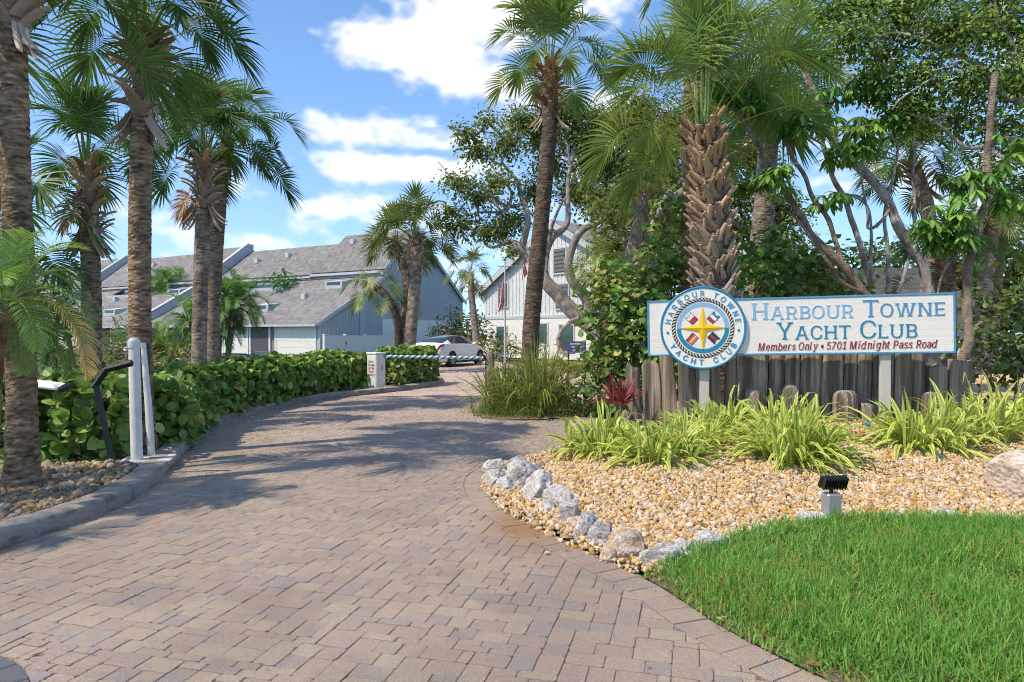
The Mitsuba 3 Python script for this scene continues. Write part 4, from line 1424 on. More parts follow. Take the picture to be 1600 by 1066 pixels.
# low grey roof glimpsed through the bushes at right
gh = thing('garden_house', 'low grey roofed house glimpsed through the leaves above the sign', 'house')
q = P(1300, 470, 30)
for nm, sx, sz, zc, mt in (('wall', 9, 2.6, 1.3, 'siding_grey'), ):
    put(nm, move(trimesh.creation.box([sx, 5, sz]), (q[0], q[1], zc)), mt, gh)
rf = trimesh.creation.extrude_polygon(Polygon([(-5, 2.5), (5, 2.5), (2.2, 4.1), (-2.2, 4.1)]), 6, engine='earcut')
v = np.asarray(rf.vertices)
put('roof', trimesh.Trimesh(np.column_stack([v[:, 0] + q[0], q[1] - 3 + v[:, 2], v[:, 1]]), np.asarray(rf.faces)[:, ::-1], process=False), 'shingle', gh)
for k in (-2.6, .2, 2.4):
    w_ = put('window', move(trimesh.creation.box([1.3, .06, 1.2]), (q[0] + k, q[1] - 2.53, 1.5)), 'paint_white', gh)
    put('pane', move(trimesh.creation.box([1.1, .02, 1.0]), (q[0] + k, q[1] - 2.575, 1.5)), 'window_glass', w_)

# ================================================================== FLAG POLE
fp = thing('flagpole', 'thin white flagpole in front of the pale house', 'flagpole')
c = P(789, 560, 32)
ztop = P(789, 408, 32)[2]
v, f = tube([(c[0], c[1], 0), (c[0], c[1], ztop)], [.055, .035], 12)
put('pole', trimesh.Trimesh(v, f, process=False), 'pole_metal', fp, smooth=50)
put('finial', move(trimesh.creation.icosphere(2, .08), (c[0], c[1], ztop + .06)), 'pole_metal', fp, smooth=True)
yard = MB().tube([(c[0] - .35, c[1], ztop - .25), (c[0] + .35, c[1], ztop - .25)], .025, 8)
put('yardarm', yard.mesh(), 'pole_metal', fp)


def limp_flag(cx, y, z1, z0, w, lab):
    fg = thing('hanging_flag', lab, 'flag', 'limp red and white flags')
    nz, nx = 22, 15
    zz = np.linspace(z1, z0, nz)
    uu = np.linspace(0, 1, nx)
    sway = (np.linspace(0, 1, nz) ** 1.2)[:, None]
    X = cx - (.05 + w * (.45 + .55 * sway)) * uu[None] + .10 * np.sin(zz * 2.1)[:, None] * sway
    Y = y + .09 * np.sin(uu * 15)[None] * (.4 + .6 * sway)
    Z = zz[:, None] - .35 * uu[None] * (1 - .3 * sway)
    Vv = np.stack([X, Y, Z], -1)
    for k in range(7):
        j0, j1 = 2 * k, 2 * k + 2
        blk = Vv[:, j0:j1 + 1]
        n0, n1 = blk.shape[:2]
        i, j = np.meshgrid(np.arange(n0 - 1), np.arange(n1 - 1), indexing='ij')
        q = np.stack([i * n1 + j, i * n1 + j + 1, (i + 1) * n1 + j + 1, (i + 1) * n1 + j], -1).reshape(-1, 4)
        put('stripe', MB().add(blk.reshape(-1, 3), q).mesh(), 'flag_red' if k % 2 == 0 else 'sign_plain_white', fg, smooth=True)
    return fg


limp_flag(c[0] - .05, c[1] - .03, P(0, 440, 32)[2], P(0, 483, 32)[2], .26, 'limp red and white flag hanging from the thin flagpole')
c = P(820, 420, 25.5)
limp_flag(c[0], c[1], P(0, 406, 25.5)[2], P(0, 428, 25.5)[2], .14, 'small red flag hanging beside the upper trunk of the curved tree')

# ================================================================== CAR
car = thing('parked_car', 'white four door car with dark glass parked beyond the striped barrier arm', 'car')
CR = np.array([-3.55, 31.45, 0])
chd = nrm(np.array([.40, .92, 0]))
csd = np.array([chd[1], -chd[0], 0])      # to the car's right (towards the camera side)
CT = lambda v: CR + np.asarray(v)[:, :1] * chd + np.asarray(v)[:, 1:2] * csd + np.asarray(v)[:, 2:3] * np.array([0, 0, 1.0])
SX = np.array([-.95, -.93, -.80, -.5, -.1, .35, .8, 1.25, 1.7, 2.15, 2.55, 2.95, 3.3, 3.55, 3.68, 3.72])
ZB = np.array([.42, .36, .28, .22, .18, .17, .17, .17, .17, .17, .18, .2, .23, .28, .36, .42])       # underside
ZS = np.array([.78, .97, 1.03, 1.05, 1.03, 1.01, 1.0, .99, .985, .975, .95, .90, .82, .74, .64, .55])    # shoulder
ZR = np.array([.80, 1.0, 1.06, 1.13, 1.27, 1.38, 1.435, 1.445, 1.40, 1.28, 1.10, .96, .87, .78, .67, .57])    # roof line
WB = np.array([.62, .74, .83, .89, .92, .925, .925, .925, .925, .925, .92, .91, .87, .79, .66, .52])
WRf = np.array([.5, .6, .66, .66, .63, .60, .585, .585, .60, .64, .70, .74, .72, .64, .52, .40])
fine = np.linspace(-.95, 3.72, 64)
from scipy.interpolate import PchipInterpolator as PI_
zb_, zs_, zr_, wb_, wr_ = (PI_(SX, a)(fine) for a in (ZB, ZS, ZR, WB, WRf))
ring = []
for k in range(len(fine)):
    half = [(0, zb_[k]), (wb_[k] * .8, zb_[k]), (wb_[k] * .97, zb_[k] + .10), (wb_[k], zb_[k] * .5 + zs_[k] * .5), (wb_[k] * .985, zs_[k] - .10), (wb_[k] * .955, zs_[k])]
    tp = zr_[k]
    for s_ in (.14, .5, .86):
        half.append((wb_[k] * .94 * (1 - s_) + wr_[k] * s_, zs_[k] * (1 - s_) + (tp - .035) * s_))
    half += [(wr_[k] * .9, tp - .018), (wr_[k] * .5, tp - .002), (0, tp)]
    full = half + [(-a, b) for a, b in half[-2:0:-1]]
    ring.append([(fine[k], a, b) for a, b in full])
ring = np.array(ring)
NK, NR = ring.shape[:2]
i, j = np.meshgrid(np.arange(NK - 1), np.arange(NR), indexing='ij')
q = np.stack([i * NR + j, (i + 1) * NR + j, (i + 1) * NR + (j + 1) % NR, i * NR + (j + 1) % NR], -1)
allv = ring.reshape(-1, 3)
xm = (fine[:-1] + fine[1:]) / 2
body_f = q.reshape(-1, 4)
capf = [[0, a, a + 1] for a in range(1, NR - 1)], [[(NK - 1) * NR, (NK - 1) * NR + a + 1, (NK - 1) * NR + a] for a in range(1, NR - 1)]
bm = MB().add(CT(allv), body_f)
bm.f.append(np.array(capf[0]))
bm.f.append(np.array(capf[1]))
bmesh = bm.mesh()
if bmesh.volume < 0:
    bmesh.invert()
put('body', bmesh, 'car_paint', car, smooth=35)


def car_patch(sel, name, mat, off=.008, parent=car, label=None):
    f = q[sel].reshape(-1, 4)
    m = trimesh.Trimesh(CT(allv), np.vstack([f[:, [0, 1, 2]], f[:, [0, 2, 3]]]), process=False)
    vn = trimesh.Trimesh(CT(allv), np.vstack([body_f[:, [0, 1, 2]], body_f[:, [0, 2, 3]]]), process=False).vertex_normals
    ctr = CT(np.array([[1.4, 0, .8]]))[0]
    sg = np.sign(((m.vertices - ctr) * vn).sum(1).mean())
    m.vertices = np.asarray(m.vertices) + vn * off * sg
    m.remove_unreferenced_vertices()
    put(name, m, mat, parent, smooth=40, label=label)


jj = np.arange(NR)
for side in (0, 1):
    cols = (6, 7) if side == 0 else (NR - 8, NR - 7)
    for x0, x1 in ((.05, .95), (1.0, 1.85), (1.9, 2.35)):
        sel = np.zeros((NK - 1, NR), bool)
        for cidx in cols:
            sel[(xm > x0) & (xm < x1), cidx] = True
        car_patch(sel, 'side_window', 'car_glass')
sel = np.zeros((NK - 1, NR), bool)
sel[np.ix_((xm > -.55) & (xm < 1.6), (8, 9, 10, 11, 12, 13))] = True
car_patch(sel, 'rear_window', 'car_glass')
sel = np.zeros((NK - 1, NR), bool)
sel[np.ix_((xm > 1.75) & (xm < 2.6), (9, 10, 11, 12))] = True
car_patch(sel, 'windscreen', 'car_glass')
for cidx in (4, NR - 6 + 1 - 0):
    sel = np.zeros((NK - 1, NR), bool)
    sel[(xm < -.62), cidx] = True
    car_patch(sel, 'tail_light', 'tail_red', .012)
for (x, s_) in ((0.0, 1), (0.0, -1), (2.85, 1), (2.85, -1)):
    wl = newkey('wheel', car)
    tor = trimesh.creation.cylinder(.34, .23, sections=36)
    tor = move(tor, (0, 0, 0), rotx(math.pi / 2))
    m = np.asarray(tor.vertices) + [x, s_ * .82, .34]
    put('tyre', trimesh.Trimesh(CT(m), tor.faces, process=False), 'rubber', wl, smooth=40)
    rm = move(trimesh.creation.cylinder(.225, .02, sections=24), (0, 0, 0), rotx(math.pi / 2))
    put('rim', trimesh.Trimesh(CT(np.asarray(rm.vertices) + [x, s_ * .938, .34]), rm.faces, process=False), 'alloy', wl, smooth=40)
    ah = trimesh.creation.extrude_polygon(Point(0, 0).buffer(.40).intersection(sbox(-1, -.12, 1, 1)), .012, engine='earcut')
    va = np.asarray(ah.vertices)
    put('wheel_arch', trimesh.Trimesh(CT(np.column_stack([x + va[:, 0], s_ * (.922 + va[:, 2]), .34 + va[:, 1]])), ah.faces, process=False), 'rubber', car)
for s_ in (-1, 1):
    m = move(trimesh.creation.icosphere(2), (0, 0, 0))
    put('wing_mirror', trimesh.Trimesh(CT(np.asarray(m.vertices) * [.09, .11, .07] + [2.05, s_ * 1.0, 1.04]), m.faces, process=False), 'car_paint', car, smooth=True)
sl = trimesh.creation.box([2.2, 1.87, .1])
put('sill', trimesh.Trimesh(CT(np.asarray(sl.vertices) + [1.42, 0, .22]), sl.faces, process=False), 'rubber', car)
m = trimesh.creation.box([.02, .52, .12])
put('number_plate', trimesh.Trimesh(CT(np.asarray(m.vertices) + [-.975, 0, .72]), m.faces, process=False), 'sign_plain_white', car)

# ================================================================== PALMS
def azel(az, el):
    return np.stack([np.cos(az) * np.cos(el), np.sin(az) * np.cos(el), np.sin(el) + 0 * az], -1)


def fan_frond(rng, base, az, el, pet, blade, nl, nseg, col, droop, roll=0.0):
    """a costapalmate leaf: petiole, recurved costa, pleated leaflets"""
    mb = MB()
    n = 6
    d = azel(np.array(az), np.array(el))
    pts, dirs = [np.asarray(base, float)], [d]
    for k in range(n):
        t = (k + 1) / n
        dk = nrm(d + DOWN * .42 * droop * t * t)
        pts.append(pts[-1] + dk * pet / n)
        dirs.append(dk)
    pcol = np.clip(col * [1.5, 1.25, .9], 0, 1)
    v, f, c = blades([base], [d], np.cross(d, np.cross([0, 0, 1.0], d) + 1e-6)[None] + [[0, 0, .2]], pet, .045, .42 * droop, 6, lambda t: 1 - .55 * t, .5, pcol, pcol)
    mb.add(v, f, c)
    p, d = np.asarray(v).reshape(-1, 3, 3)[-1, 1], dirs[-1]
    m = 8
    cp, cd = [p], [d]
    for k in range(m):
        d = nrm(d + DOWN * .17 * (.5 + droop) * (1.0 if d[2] > -.8 else .1))
        cp.append(cp[-1] + d * blade * .50 / m)
        cd.append(d)
    cp, cd = np.array(cp), np.array(cd)
    s = np.linspace(-1, 1, nl)
    tc = (1 - np.abs(s)) ** .85
    B = np.stack([np.interp(tc, np.linspace(0, 1, m + 1), cp[:, k]) for k in range(3)], -1)
    Fd = nrm(np.stack([np.interp(tc, np.linspace(0, 1, m + 1), cd[:, k]) for k in range(3)], -1))
    h = np.array([math.cos(az), math.sin(az), 0])
    side0 = np.array([-math.sin(az), math.cos(az), 0]) * math.cos(roll) + np.array([0, 0, 1.0]) * math.sin(roll)
    side = nrm(side0 - Fd * (Fd @ side0)[:, None])
    upv = np.cross(Fd, side)
    upv = np.where((upv @ np.array([0, 0, 1.0]) + .3 * (upv @ -h))[:, None] < -.9, -upv, upv)
    a = s * math.radians(112) + rng.normal(size=nl) * .035
    D = np.cos(a)[:, None] * Fd + np.sin(a)[:, None] * side + upv * (.12 + .30 * np.abs(s) + rng.normal(size=nl) * .05)[:, None]
    D = nrm(D)
    Ln = blade * (.56 + .42 * (1 - s ** 2)) * (1 - .33 * tc) * rng.uniform(.88, 1.08, nl)
    W = blade * .052 * 46 / nl * (.65 + .35 * (1 - np.abs(s))) * rng.uniform(.85, 1.1, nl)
    dr_ = rng.uniform(.35, 1.15, nl) * droop * (.65 + .5 * np.abs(s))
    cc = np.clip(col * (1 + .14 * rng.normal(size=(nl, 1))), .005, 1)
    v, f, c = blades(B, D, upv, Ln, W, dr_, nseg, lambda t: np.interp(t, [0, .10, .42, .72, 1], [.25, .75, 1, .5, .03]), .30, cc * [.9, .9, .9], cc * [1.25, 1.2, 1.05])
    mb.add(v, f, c)
    return mb


def boot_mesh(rng, base, out, upv, L, w, th, curve, col, lean=0.0):
    """cut petiole base: a curved tapering wedge that stands off the trunk"""
    n = 4
    t = np.linspace(0, 1, n + 1)
    side = nrm(np.cross(out, upv))
    d0 = nrm(upv + side * lean)
    V = []
    p = np.asarray(base, float)
    for k in range(n + 1):
        d = nrm(d0 * (1 - curve * t[k]) + out * (.35 + curve * t[k]))
        if k:
            p = p + d * L / n
        nn = nrm(np.cross(np.cross(d, out), d)) if np.linalg.norm(np.cross(d, out)) > .05 else upv
        sd = nrm(np.cross(d, nn))
        ww, tt = w * (1 - .55 * t[k]) / 2, th * (1 - .35 * t[k]) / 2
        V += [p - sd * ww - nn * tt * .6, p + nn * tt * .35 - sd * ww * .5, p + nn * tt * .6, p + nn * tt * .35 + sd * ww * .5, p + sd * ww - nn * tt * .6, p - nn * tt]
    s = 6
    f = [[k * s + j, k * s + (j + 1) % s, (k + 1) * s + (j + 1) % s, (k + 1) * s + j] for k in range(n) for j in range(s)]
    f += [[n * s, n * s + 1, n * s + 2, n * s + 3], [n * s, n * s + 3, n * s + 4, n * s + 5]]
    c = np.array(col) * (1 + .24 * rng.normal()) * np.linspace(.8, 1.15, n + 1).repeat(s)[:, None]
    return np.array(V), np.array(f), np.clip(c, .01, 1)


def palm_trunk(path, r0, r1, seed, sides=22, step=.022, ring=.045, flare=.35):
    L = np.linalg.norm(np.diff(np.asarray(path, float), axis=0), axis=1).sum()
    n = max(int(L / step), 12)
    p = spline(path, n)
    t = np.linspace(0, 1, n)
    r = r0 + (r1 - r0) * np.clip(t * 1.6, 0, 1) + r0 * flare * np.exp(-t * L / .22)
    ang = np.arange(sides) * 2 * np.pi / sides
    zz = t * L
    q = np.stack([np.cos(ang)[None] * 1.3 + seed + 0 * zz[:, None], np.sin(ang)[None] * 1.3 + 0 * zz[:, None], zz[:, None] * 19 + 0 * ang[None]], -1)
    q2 = np.stack([np.cos(ang)[None] * 4 + seed + 0 * zz[:, None], np.sin(ang)[None] * 4 + 0 * zz[:, None], zz[:, None] * 30 + 0 * ang[None]], -1)
    big = meshkit.noise(np.stack([zz * 1.1 + seed * 3, zz * 0, zz * 0], -1), seed)
    R = r[:, None] * (1 + ring * 1.3 * (meshkit.fbm(q, 2, seed) - .5) + ring * 1.7 * (meshkit.noise(q2, seed + 1) - .5) + .09 * (big - .5)[:, None])
    wob = meshkit.noise(np.stack([np.cos(ang)[None] * 1.6 + seed + 0 * zz[:, None], np.sin(ang)[None] * 1.6 + 0 * zz[:, None], zz[:, None] * 5 + 0 * ang[None]], -1), seed + 7)
    ph = (zz[:, None] / .055 + 2.2 * wob) % 1.0            # leaf scars: each ring flares upwards, then steps back in
    R = R * (1 + .045 * (ph ** 1.5 - .4))
    return tube(p, R, sides), p, r


def sabal(label, path, r0, r1, seed, bark='palm_bark_grey', n=30, pet=.75, blade=.85, emin=-40, nl=44, nseg=4, cols=((.05, .10, .028), (.075, .13, .035), (.04, .085, .03)),
          boots=None, skirt=0, heart=.25, dead=0, sides=22, step=.016, group='sabal palms', cat='palm tree', azbias=None, emax=84, droop=1.0, name='sabal_palm', trunk=True):
    rng = np.random.default_rng(seed)
    k = thing(name, label, cat, group)
    (v, f), p, r = palm_trunk(path, r0, r1, seed, sides, step)
    if trunk:
        put('trunk', trimesh.Trimesh(v, f, process=False), 'bark_vc', k, smooth=True, color=bark_colors(v, seed, *BARK[bark]))
    top, ax = p[-1], nrm(p[-1] - p[-max(4, len(p) // 12)])
    Lp = np.linalg.norm(np.diff(p, axis=0), axis=1)
    sl = np.concatenate([[0], np.cumsum(Lp)])
    if boots:
        bl, nb, bs = boots['length'], boots['n'], boots['size']
        for i in range(nb):
            t = (i + .5) / nb
            s = sl[-1] - bl * (1 - t)
            c = np.array([np.interp(s, sl, p[:, q]) for q in range(3)])
            rr = np.interp(s, sl, r)
            a = i * 2.39996 + rng.normal() * .12
            o = np.array([math.cos(a), math.sin(a), 0])
            col = np.array(boots['cols'][0]) * (1 - t) + np.array(boots['cols'][1]) * t
            cv = boots.get('curve', .45) * rng.uniform(.6, 1.3)
            up = ax
            if boots.get('lean'):
                ln = (1 if i % 2 else -1) * boots['lean'] * rng.uniform(.4, 1.2)
            else:
                ln = rng.normal() * .25
            vv, ff, cc = boot_mesh(rng, c + o * rr * boots.get('inset', .85), o, up, bs * rng.uniform(.75, 1.2), boots['w'] * rng.uniform(.85, 1.15), boots['th'], cv, col, ln)
            put('boot', MB().add(vv, ff).mesh(), 'vc', k, color=cc, smooth=False)
        for i in range(skirt):      # old bases hanging down round the trunk
            a = i * 2.39996 * 1.3 + rng.normal() * .2
            o = np.array([math.cos(a), math.sin(a), 0])
            s = sl[-1] - bl * rng.uniform(.82, 1.02)
            c = np.array([np.interp(s, sl, p[:, q]) for q in range(3)])
            rr = np.interp(s, sl, r)
            vv, ff, cc = boot_mesh(rng, c + o * rr * 1.0, o, -ax, bs * rng.uniform(.8, 1.35), boots['w'] * .8, boots['th'] * .7, rng.uniform(.1, .5), (.44, .36, .29), rng.normal() * .3)
            put('hanging_boot', MB().add(vv, ff).mesh(), 'vc', k, color=cc)
        fib = MB()          # fibre between the bases
        nf = 60
        a = rng.uniform(0, 2 * np.pi, nf)
        s = sl[-1] - bl * rng.uniform(-.05, .6, nf)
        c = np.stack([np.interp(s, sl, p[:, q]) for q in range(3)], -1)
        o = np.stack([np.cos(a), np.sin(a), 0 * a], -1)
        v2, f2, c2 = blades(c + o * np.interp(s, sl, r)[:, None] * 1.05, nrm(o + rng.normal(size=(nf, 3)) * .7), o + [0, 0, .5], rng.uniform(.08, .25, nf) * bs / .3, .012, rng.uniform(.3, 1.6, nf), 4, lambda t: 1 - .7 * t, .1, vary(rng, nf, [(.20, .12, .06), (.28, .19, .11)], .2))
        put('fibre', trimesh.Trimesh(v2, f2, process=False), 'vc', k, color=c2, kind='stuff')
    cols = np.asarray(cols)
    for i in range(n):
        t = i / max(n - 1, 1)
        a = i * 2.39996 + rng.normal() * .15 + (azbias or 0)
        e = math.radians(emax + (emin - emax) * t ** .9 + rng.normal() * 6)
        if boots and emin < 20:           # no old fronds hang over the sunny near side
            face = math.cos(a - math.atan2(-top[1] - 2, -top[0] - 2))
            e = e + max(face + .12, 0) * math.radians(58) * min(t * 1.6, 1)
        e = min(e, math.radians(87))
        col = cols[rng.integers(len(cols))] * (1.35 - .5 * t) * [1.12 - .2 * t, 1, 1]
        o = np.array([math.cos(a), math.sin(a), 0])
        b = top + ax * heart * (.5 - t) * .9 + o * r[-1] * (.25 + .6 * t)
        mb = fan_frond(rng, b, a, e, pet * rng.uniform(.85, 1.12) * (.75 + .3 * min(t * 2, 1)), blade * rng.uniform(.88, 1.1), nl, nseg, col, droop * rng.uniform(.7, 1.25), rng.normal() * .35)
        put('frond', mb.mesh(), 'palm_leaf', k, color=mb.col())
    for i in range(dead):
        a = rng.uniform(0, 2 * np.pi)
        mb = fan_frond(rng, top - ax * .15, a, math.radians(-55), pet * .8, blade * .7, max(nl // 2, 12), nseg, np.array([.27, .19, .10]), 1.6)
        put('dead_frond', mb.mesh(), 'vc', k, color=mb.col())
    return k


BOOT = dict(length=.55, n=34, size=.36, w=.17, th=.06, cols=((.33, .27, .21), (.40, .27, .155)), curve=.75, inset=.8)


def pp(*pts):
    """path through (px, py, depth) picks"""
    return [P(*q) for q in pts]


def ground_to(px, d, z, *rest):
    return [np.array([(px - CX) / F * d, d, z])] + pp(*rest)


GREEN_A = ((.045, .10, .028), (.065, .125, .03), (.038, .085, .03))
GREEN_B = ((.125, .195, .028), (.10, .17, .026), (.155, .21, .04))
GREY_G = ((.085, .125, .055), (.07, .115, .045), (.10, .13, .06))
sabal('leftmost palm, its thick trunk running the full height of the picture edge', ground_to(33, 6.3, .05, (33, 600, 6.3), (30, 400, 6.3), (24, 150, 6.3), (20, -30, 6.3)), .130, .118, 1, 'palm_bark_brown', n=18, pet=.8, blade=0.85, emin=0,
      boots=dict(BOOT, length=.5, n=26, size=.30, curve=.5), skirt=16, sides=36, step=.011, cols=GREEN_A)
sabal('tall palm behind the white post with a ruff of cut leaf bases under its crown', ground_to(222, 8.35, .05, (220, 600, 8.35), (219, 420, 8.35), (222, 250, 8.35), (228, 120, 8.35), (230, 62, 8.35)), .136, .122, 2, 'palm_bark_brown', n=21, pet=0.7, blade=0.84, emin=22,
      boots=dict(BOOT, length=0.98, n=46, size=0.36, w=0.18), skirt=8, cols=GREEN_A, step=.012, sides=32, droop=1.0)
sabal('shorter palm with a shaggy skirt of dead leaf bases between the two near trunks', ground_to(144, 10.2, .05, (143, 560, 10.2), (143, 450, 10.2), (140, 330, 10.2), (138, 262, 10.2)), .138, .13, 3, 'palm_bark_grey', n=17, pet=0.62, blade=0.78, emin=14,
      boots=dict(BOOT, length=1.05, n=40, size=0.31, w=0.135), skirt=26, cols=GREEN_A, dead=1, droop=1.0)
sabal('front palm of the leaning pair growing out of the hedge', ground_to(312, 12.2, .05, (311, 560, 12.2), (315, 420, 12.2), (319, 320, 12.2), (320, 248, 12.2)), .135, .13, 4, 'palm_bark_pale', n=23, pet=0.75, blade=0.82, emin=6,
      boots=dict(BOOT, length=0.95, n=44, size=0.36, w=0.14, th=.06), skirt=10, cols=GREEN_A + ((.10, .13, .03),), dead=2, droop=0.95)
sabal('rear palm of the leaning pair with its trunk slanting to the right', ground_to(334, 13.3, .05, (333, 500, 13.3), (338, 400, 13.3), (345, 310, 13.3), (358, 215, 13.3)), .135, .125, 5, 'palm_bark_grey', n=17, pet=0.8, blade=0.8, emin=-10, cols=GREEN_A, droop=0.85)
sabal('small palm whose fan leaves show behind the leftmost trunk', ground_to(8, 9.6, .05, (8, 500, 9.6), (15, 345, 9.6)), .14, .13, 6, n=18, pet=.7, blade=.75, emin=-40, cols=GREEN_A, nl=36)

sabal('palm just outside the left edge whose frond shadows fall across the near kerb', [np.array([-7.25, 4.0, .05]), np.array([-7.2, 4.0, 2.5]), np.array([-7.1, 4.05, 4.9])], .15, .14, 23, 'palm_bark_brown', n=18, pet=.75, blade=.8, emin=-20, cols=GREEN_A, nl=36)

# middle distance
SM = dict(sides=14, step=.05, nl=26, nseg=3)
sabal('tallest palm of the cluster beside the parked car', ground_to(630, 26, 0, (637, 555, 26), (645, 480, 26), (650, 400, 26), (648, 372, 26)), .26, .22, 7, 'palm_bark_pale', n=22, pet=.95, blade=1.05, emin=-10, cols=GREY_G,
      boots=dict(BOOT, length=1.1, n=22, size=.45, w=.22, th=.08), skirt=6, **SM, droop=0.9)
sabal('second palm of the cluster with a slim trunk behind the tallest one', ground_to(624, 27, 0, (632, 500, 27), (636, 440, 27), (625, 400, 27), (620, 385, 27)), .19, .17, 8, 'palm_bark_brown', n=14, pet=.85, blade=.95, emin=-10, cols=GREY_G,
      boots=dict(BOOT, length=.9, n=16, size=.4, w=.2, th=.08), skirt=4, **SM)
sabal('small palm with a dark curved trunk bending left over the white fence', ground_to(625, 26.3, 0, (623, 520, 26.3), (614, 480, 26.3), (597, 456, 26.3), (585, 447, 26.3)), .17, .15, 9, 'palm_bark_dark', n=13, pet=.7, blade=.8, emin=-40, cols=GREY_G, emax=60, **SM)
sabal('thin palm standing alone in the gap between the two houses', ground_to(748, 38, 0, (741, 500, 38), (736, 450, 38), (735, 425, 38)), .26, .18, 10, 'palm_bark_pale', n=18, pet=.75, blade=.9, emin=-60, cols=GREY_G, boots=dict(BOOT, length=1.4, n=14, size=.35, w=.16, th=.06), skirt=6, **SM)
sabal('tall dark palm leaning right in front of the curved grey tree', ground_to(828, 17.0, .05, (829, 530, 17.0), (838, 420, 17), (850, 300, 17), (858, 190, 17), (858, 106, 17)), .215, .20, 12, 'palm_bark_dark', n=25, pet=.95, blade=1.0, emin=6, cols=GREEN_B,
      boots=dict(BOOT, length=1.3, n=40, size=.38, w=.17, th=.06, cols=((.24, .15, .10), (.34, .17, .08))), skirt=10, nl=38, nseg=4, droop=0.9)
sabal('straight tall palm trunk rising out of the picture behind the stout booted palm', ground_to(1082, 14.0, .1, (1082, 480, 14), (1085, 250, 14), (1086, 60, 14), (1087, -80, 14)), .27, .235, 13, 'palm_bark_brown', n=16, pet=.8, blade=.9, emin=-20, cols=GREEN_B, nl=30)
sabal('stout palm behind the round medallion, its trunk wrapped in crisscross leaf bases', ground_to(1122, 11.9, .1, (1118, 480, 11.9), (1112, 360, 11.9), (1103, 260, 11.9), (1096, 200, 11.9)), .31, .255, 14, 'palm_bark_dark', n=28, pet=1.2, blade=1.3, emin=14, cols=GREEN_B, nl=50, nseg=5, droop=0.9,
      boots=dict(length=4.0, n=295, size=.34, w=.125, th=.06, cols=((.27, .245, .22), (.44, .27, .13)), curve=.16, lean=.75, inset=.97), heart=.35, emax=86)
sabal('slim palm right of the booted palm with its crown at the top of the picture', ground_to(1172, 16, .1, (1178, 460, 16), (1192, 340, 16), (1199, 220, 16), (1203, 95, 16)), .27, .235, 15, 'palm_bark_pale', n=24, pet=.9, blade=1.15, emin=-30, cols=GREEN_B, nl=40)
sabal('palm with a curved neck and a skirt of dead leaf bases above the sign', ground_to(1452, 19.5, .1, (1450, 450, 19.5), (1450, 340, 19.5), (1440, 300, 19.5), (1424, 262, 19.5)), .22, .20, 16, 'palm_bark_pale', n=26, pet=.8, blade=1.0, emin=-20, cols=GREEN_A, nl=34,
      boots=dict(BOOT, length=.8, n=26, size=.42, w=.18, th=.06, cols=((.34, .26, .18), (.36, .24, .14))), skirt=22)
sabal('pale slanting palm trunk right of the sign, nearer of the two', ground_to(1528, 21, .1, (1536, 470, 21), (1548, 370, 21), (1555, 310, 21)), .22, .20, 17, 'palm_bark_pale', n=18, pet=.7, blade=.9, emin=-55, cols=GREY_G, nl=28, dead=4)
sabal('thinner pale palm trunk right of the sign, farther right of the two', ground_to(1550, 22, .1, (1556, 460, 22), (1562, 380, 22)), .16, .15, 18, 'palm_bark_pale', n=14, pet=.6, blade=.8, emin=-45, cols=GREY_G, nl=26)
sabal('short young palm with reddish leaf bases peeking over the right end of the sign', ground_to(1478, 14.5, .1, (1478, 480, 14.5), (1476, 405, 14.5)), .20, .18, 19, n=16, pet=.6, blade=.7, emin=-25, cols=GREEN_A, nl=28,
      boots=dict(BOOT, length=.75, n=30, size=.26, w=.13, cols=((.26, .15, .09), (.28, .19, .11))))
sabal('bushy low palm with bright fan leaves under the big tree canopy', ground_to(945, 19, .05, (944, 480, 19), (940, 415, 19)), .18, .16, 20, 'palm_bark_dark', n=20, pet=0.42, blade=0.62, emin=-25, cols=GREEN_B, nl=30)
sabal('palm with a pale leaning trunk inside the canopy left of the booted palm', ground_to(972, 20, .05, (980, 430, 20), (1000, 340, 20), (1008, 305, 20)), .22, .19, 22, 'palm_bark_pale', n=18, pet=.5, blade=.7, emin=-25, cols=GREY_G, nl=28,
      boots=dict(BOOT, length=.7, n=16, size=.35, w=.17, th=.06), skirt=6)


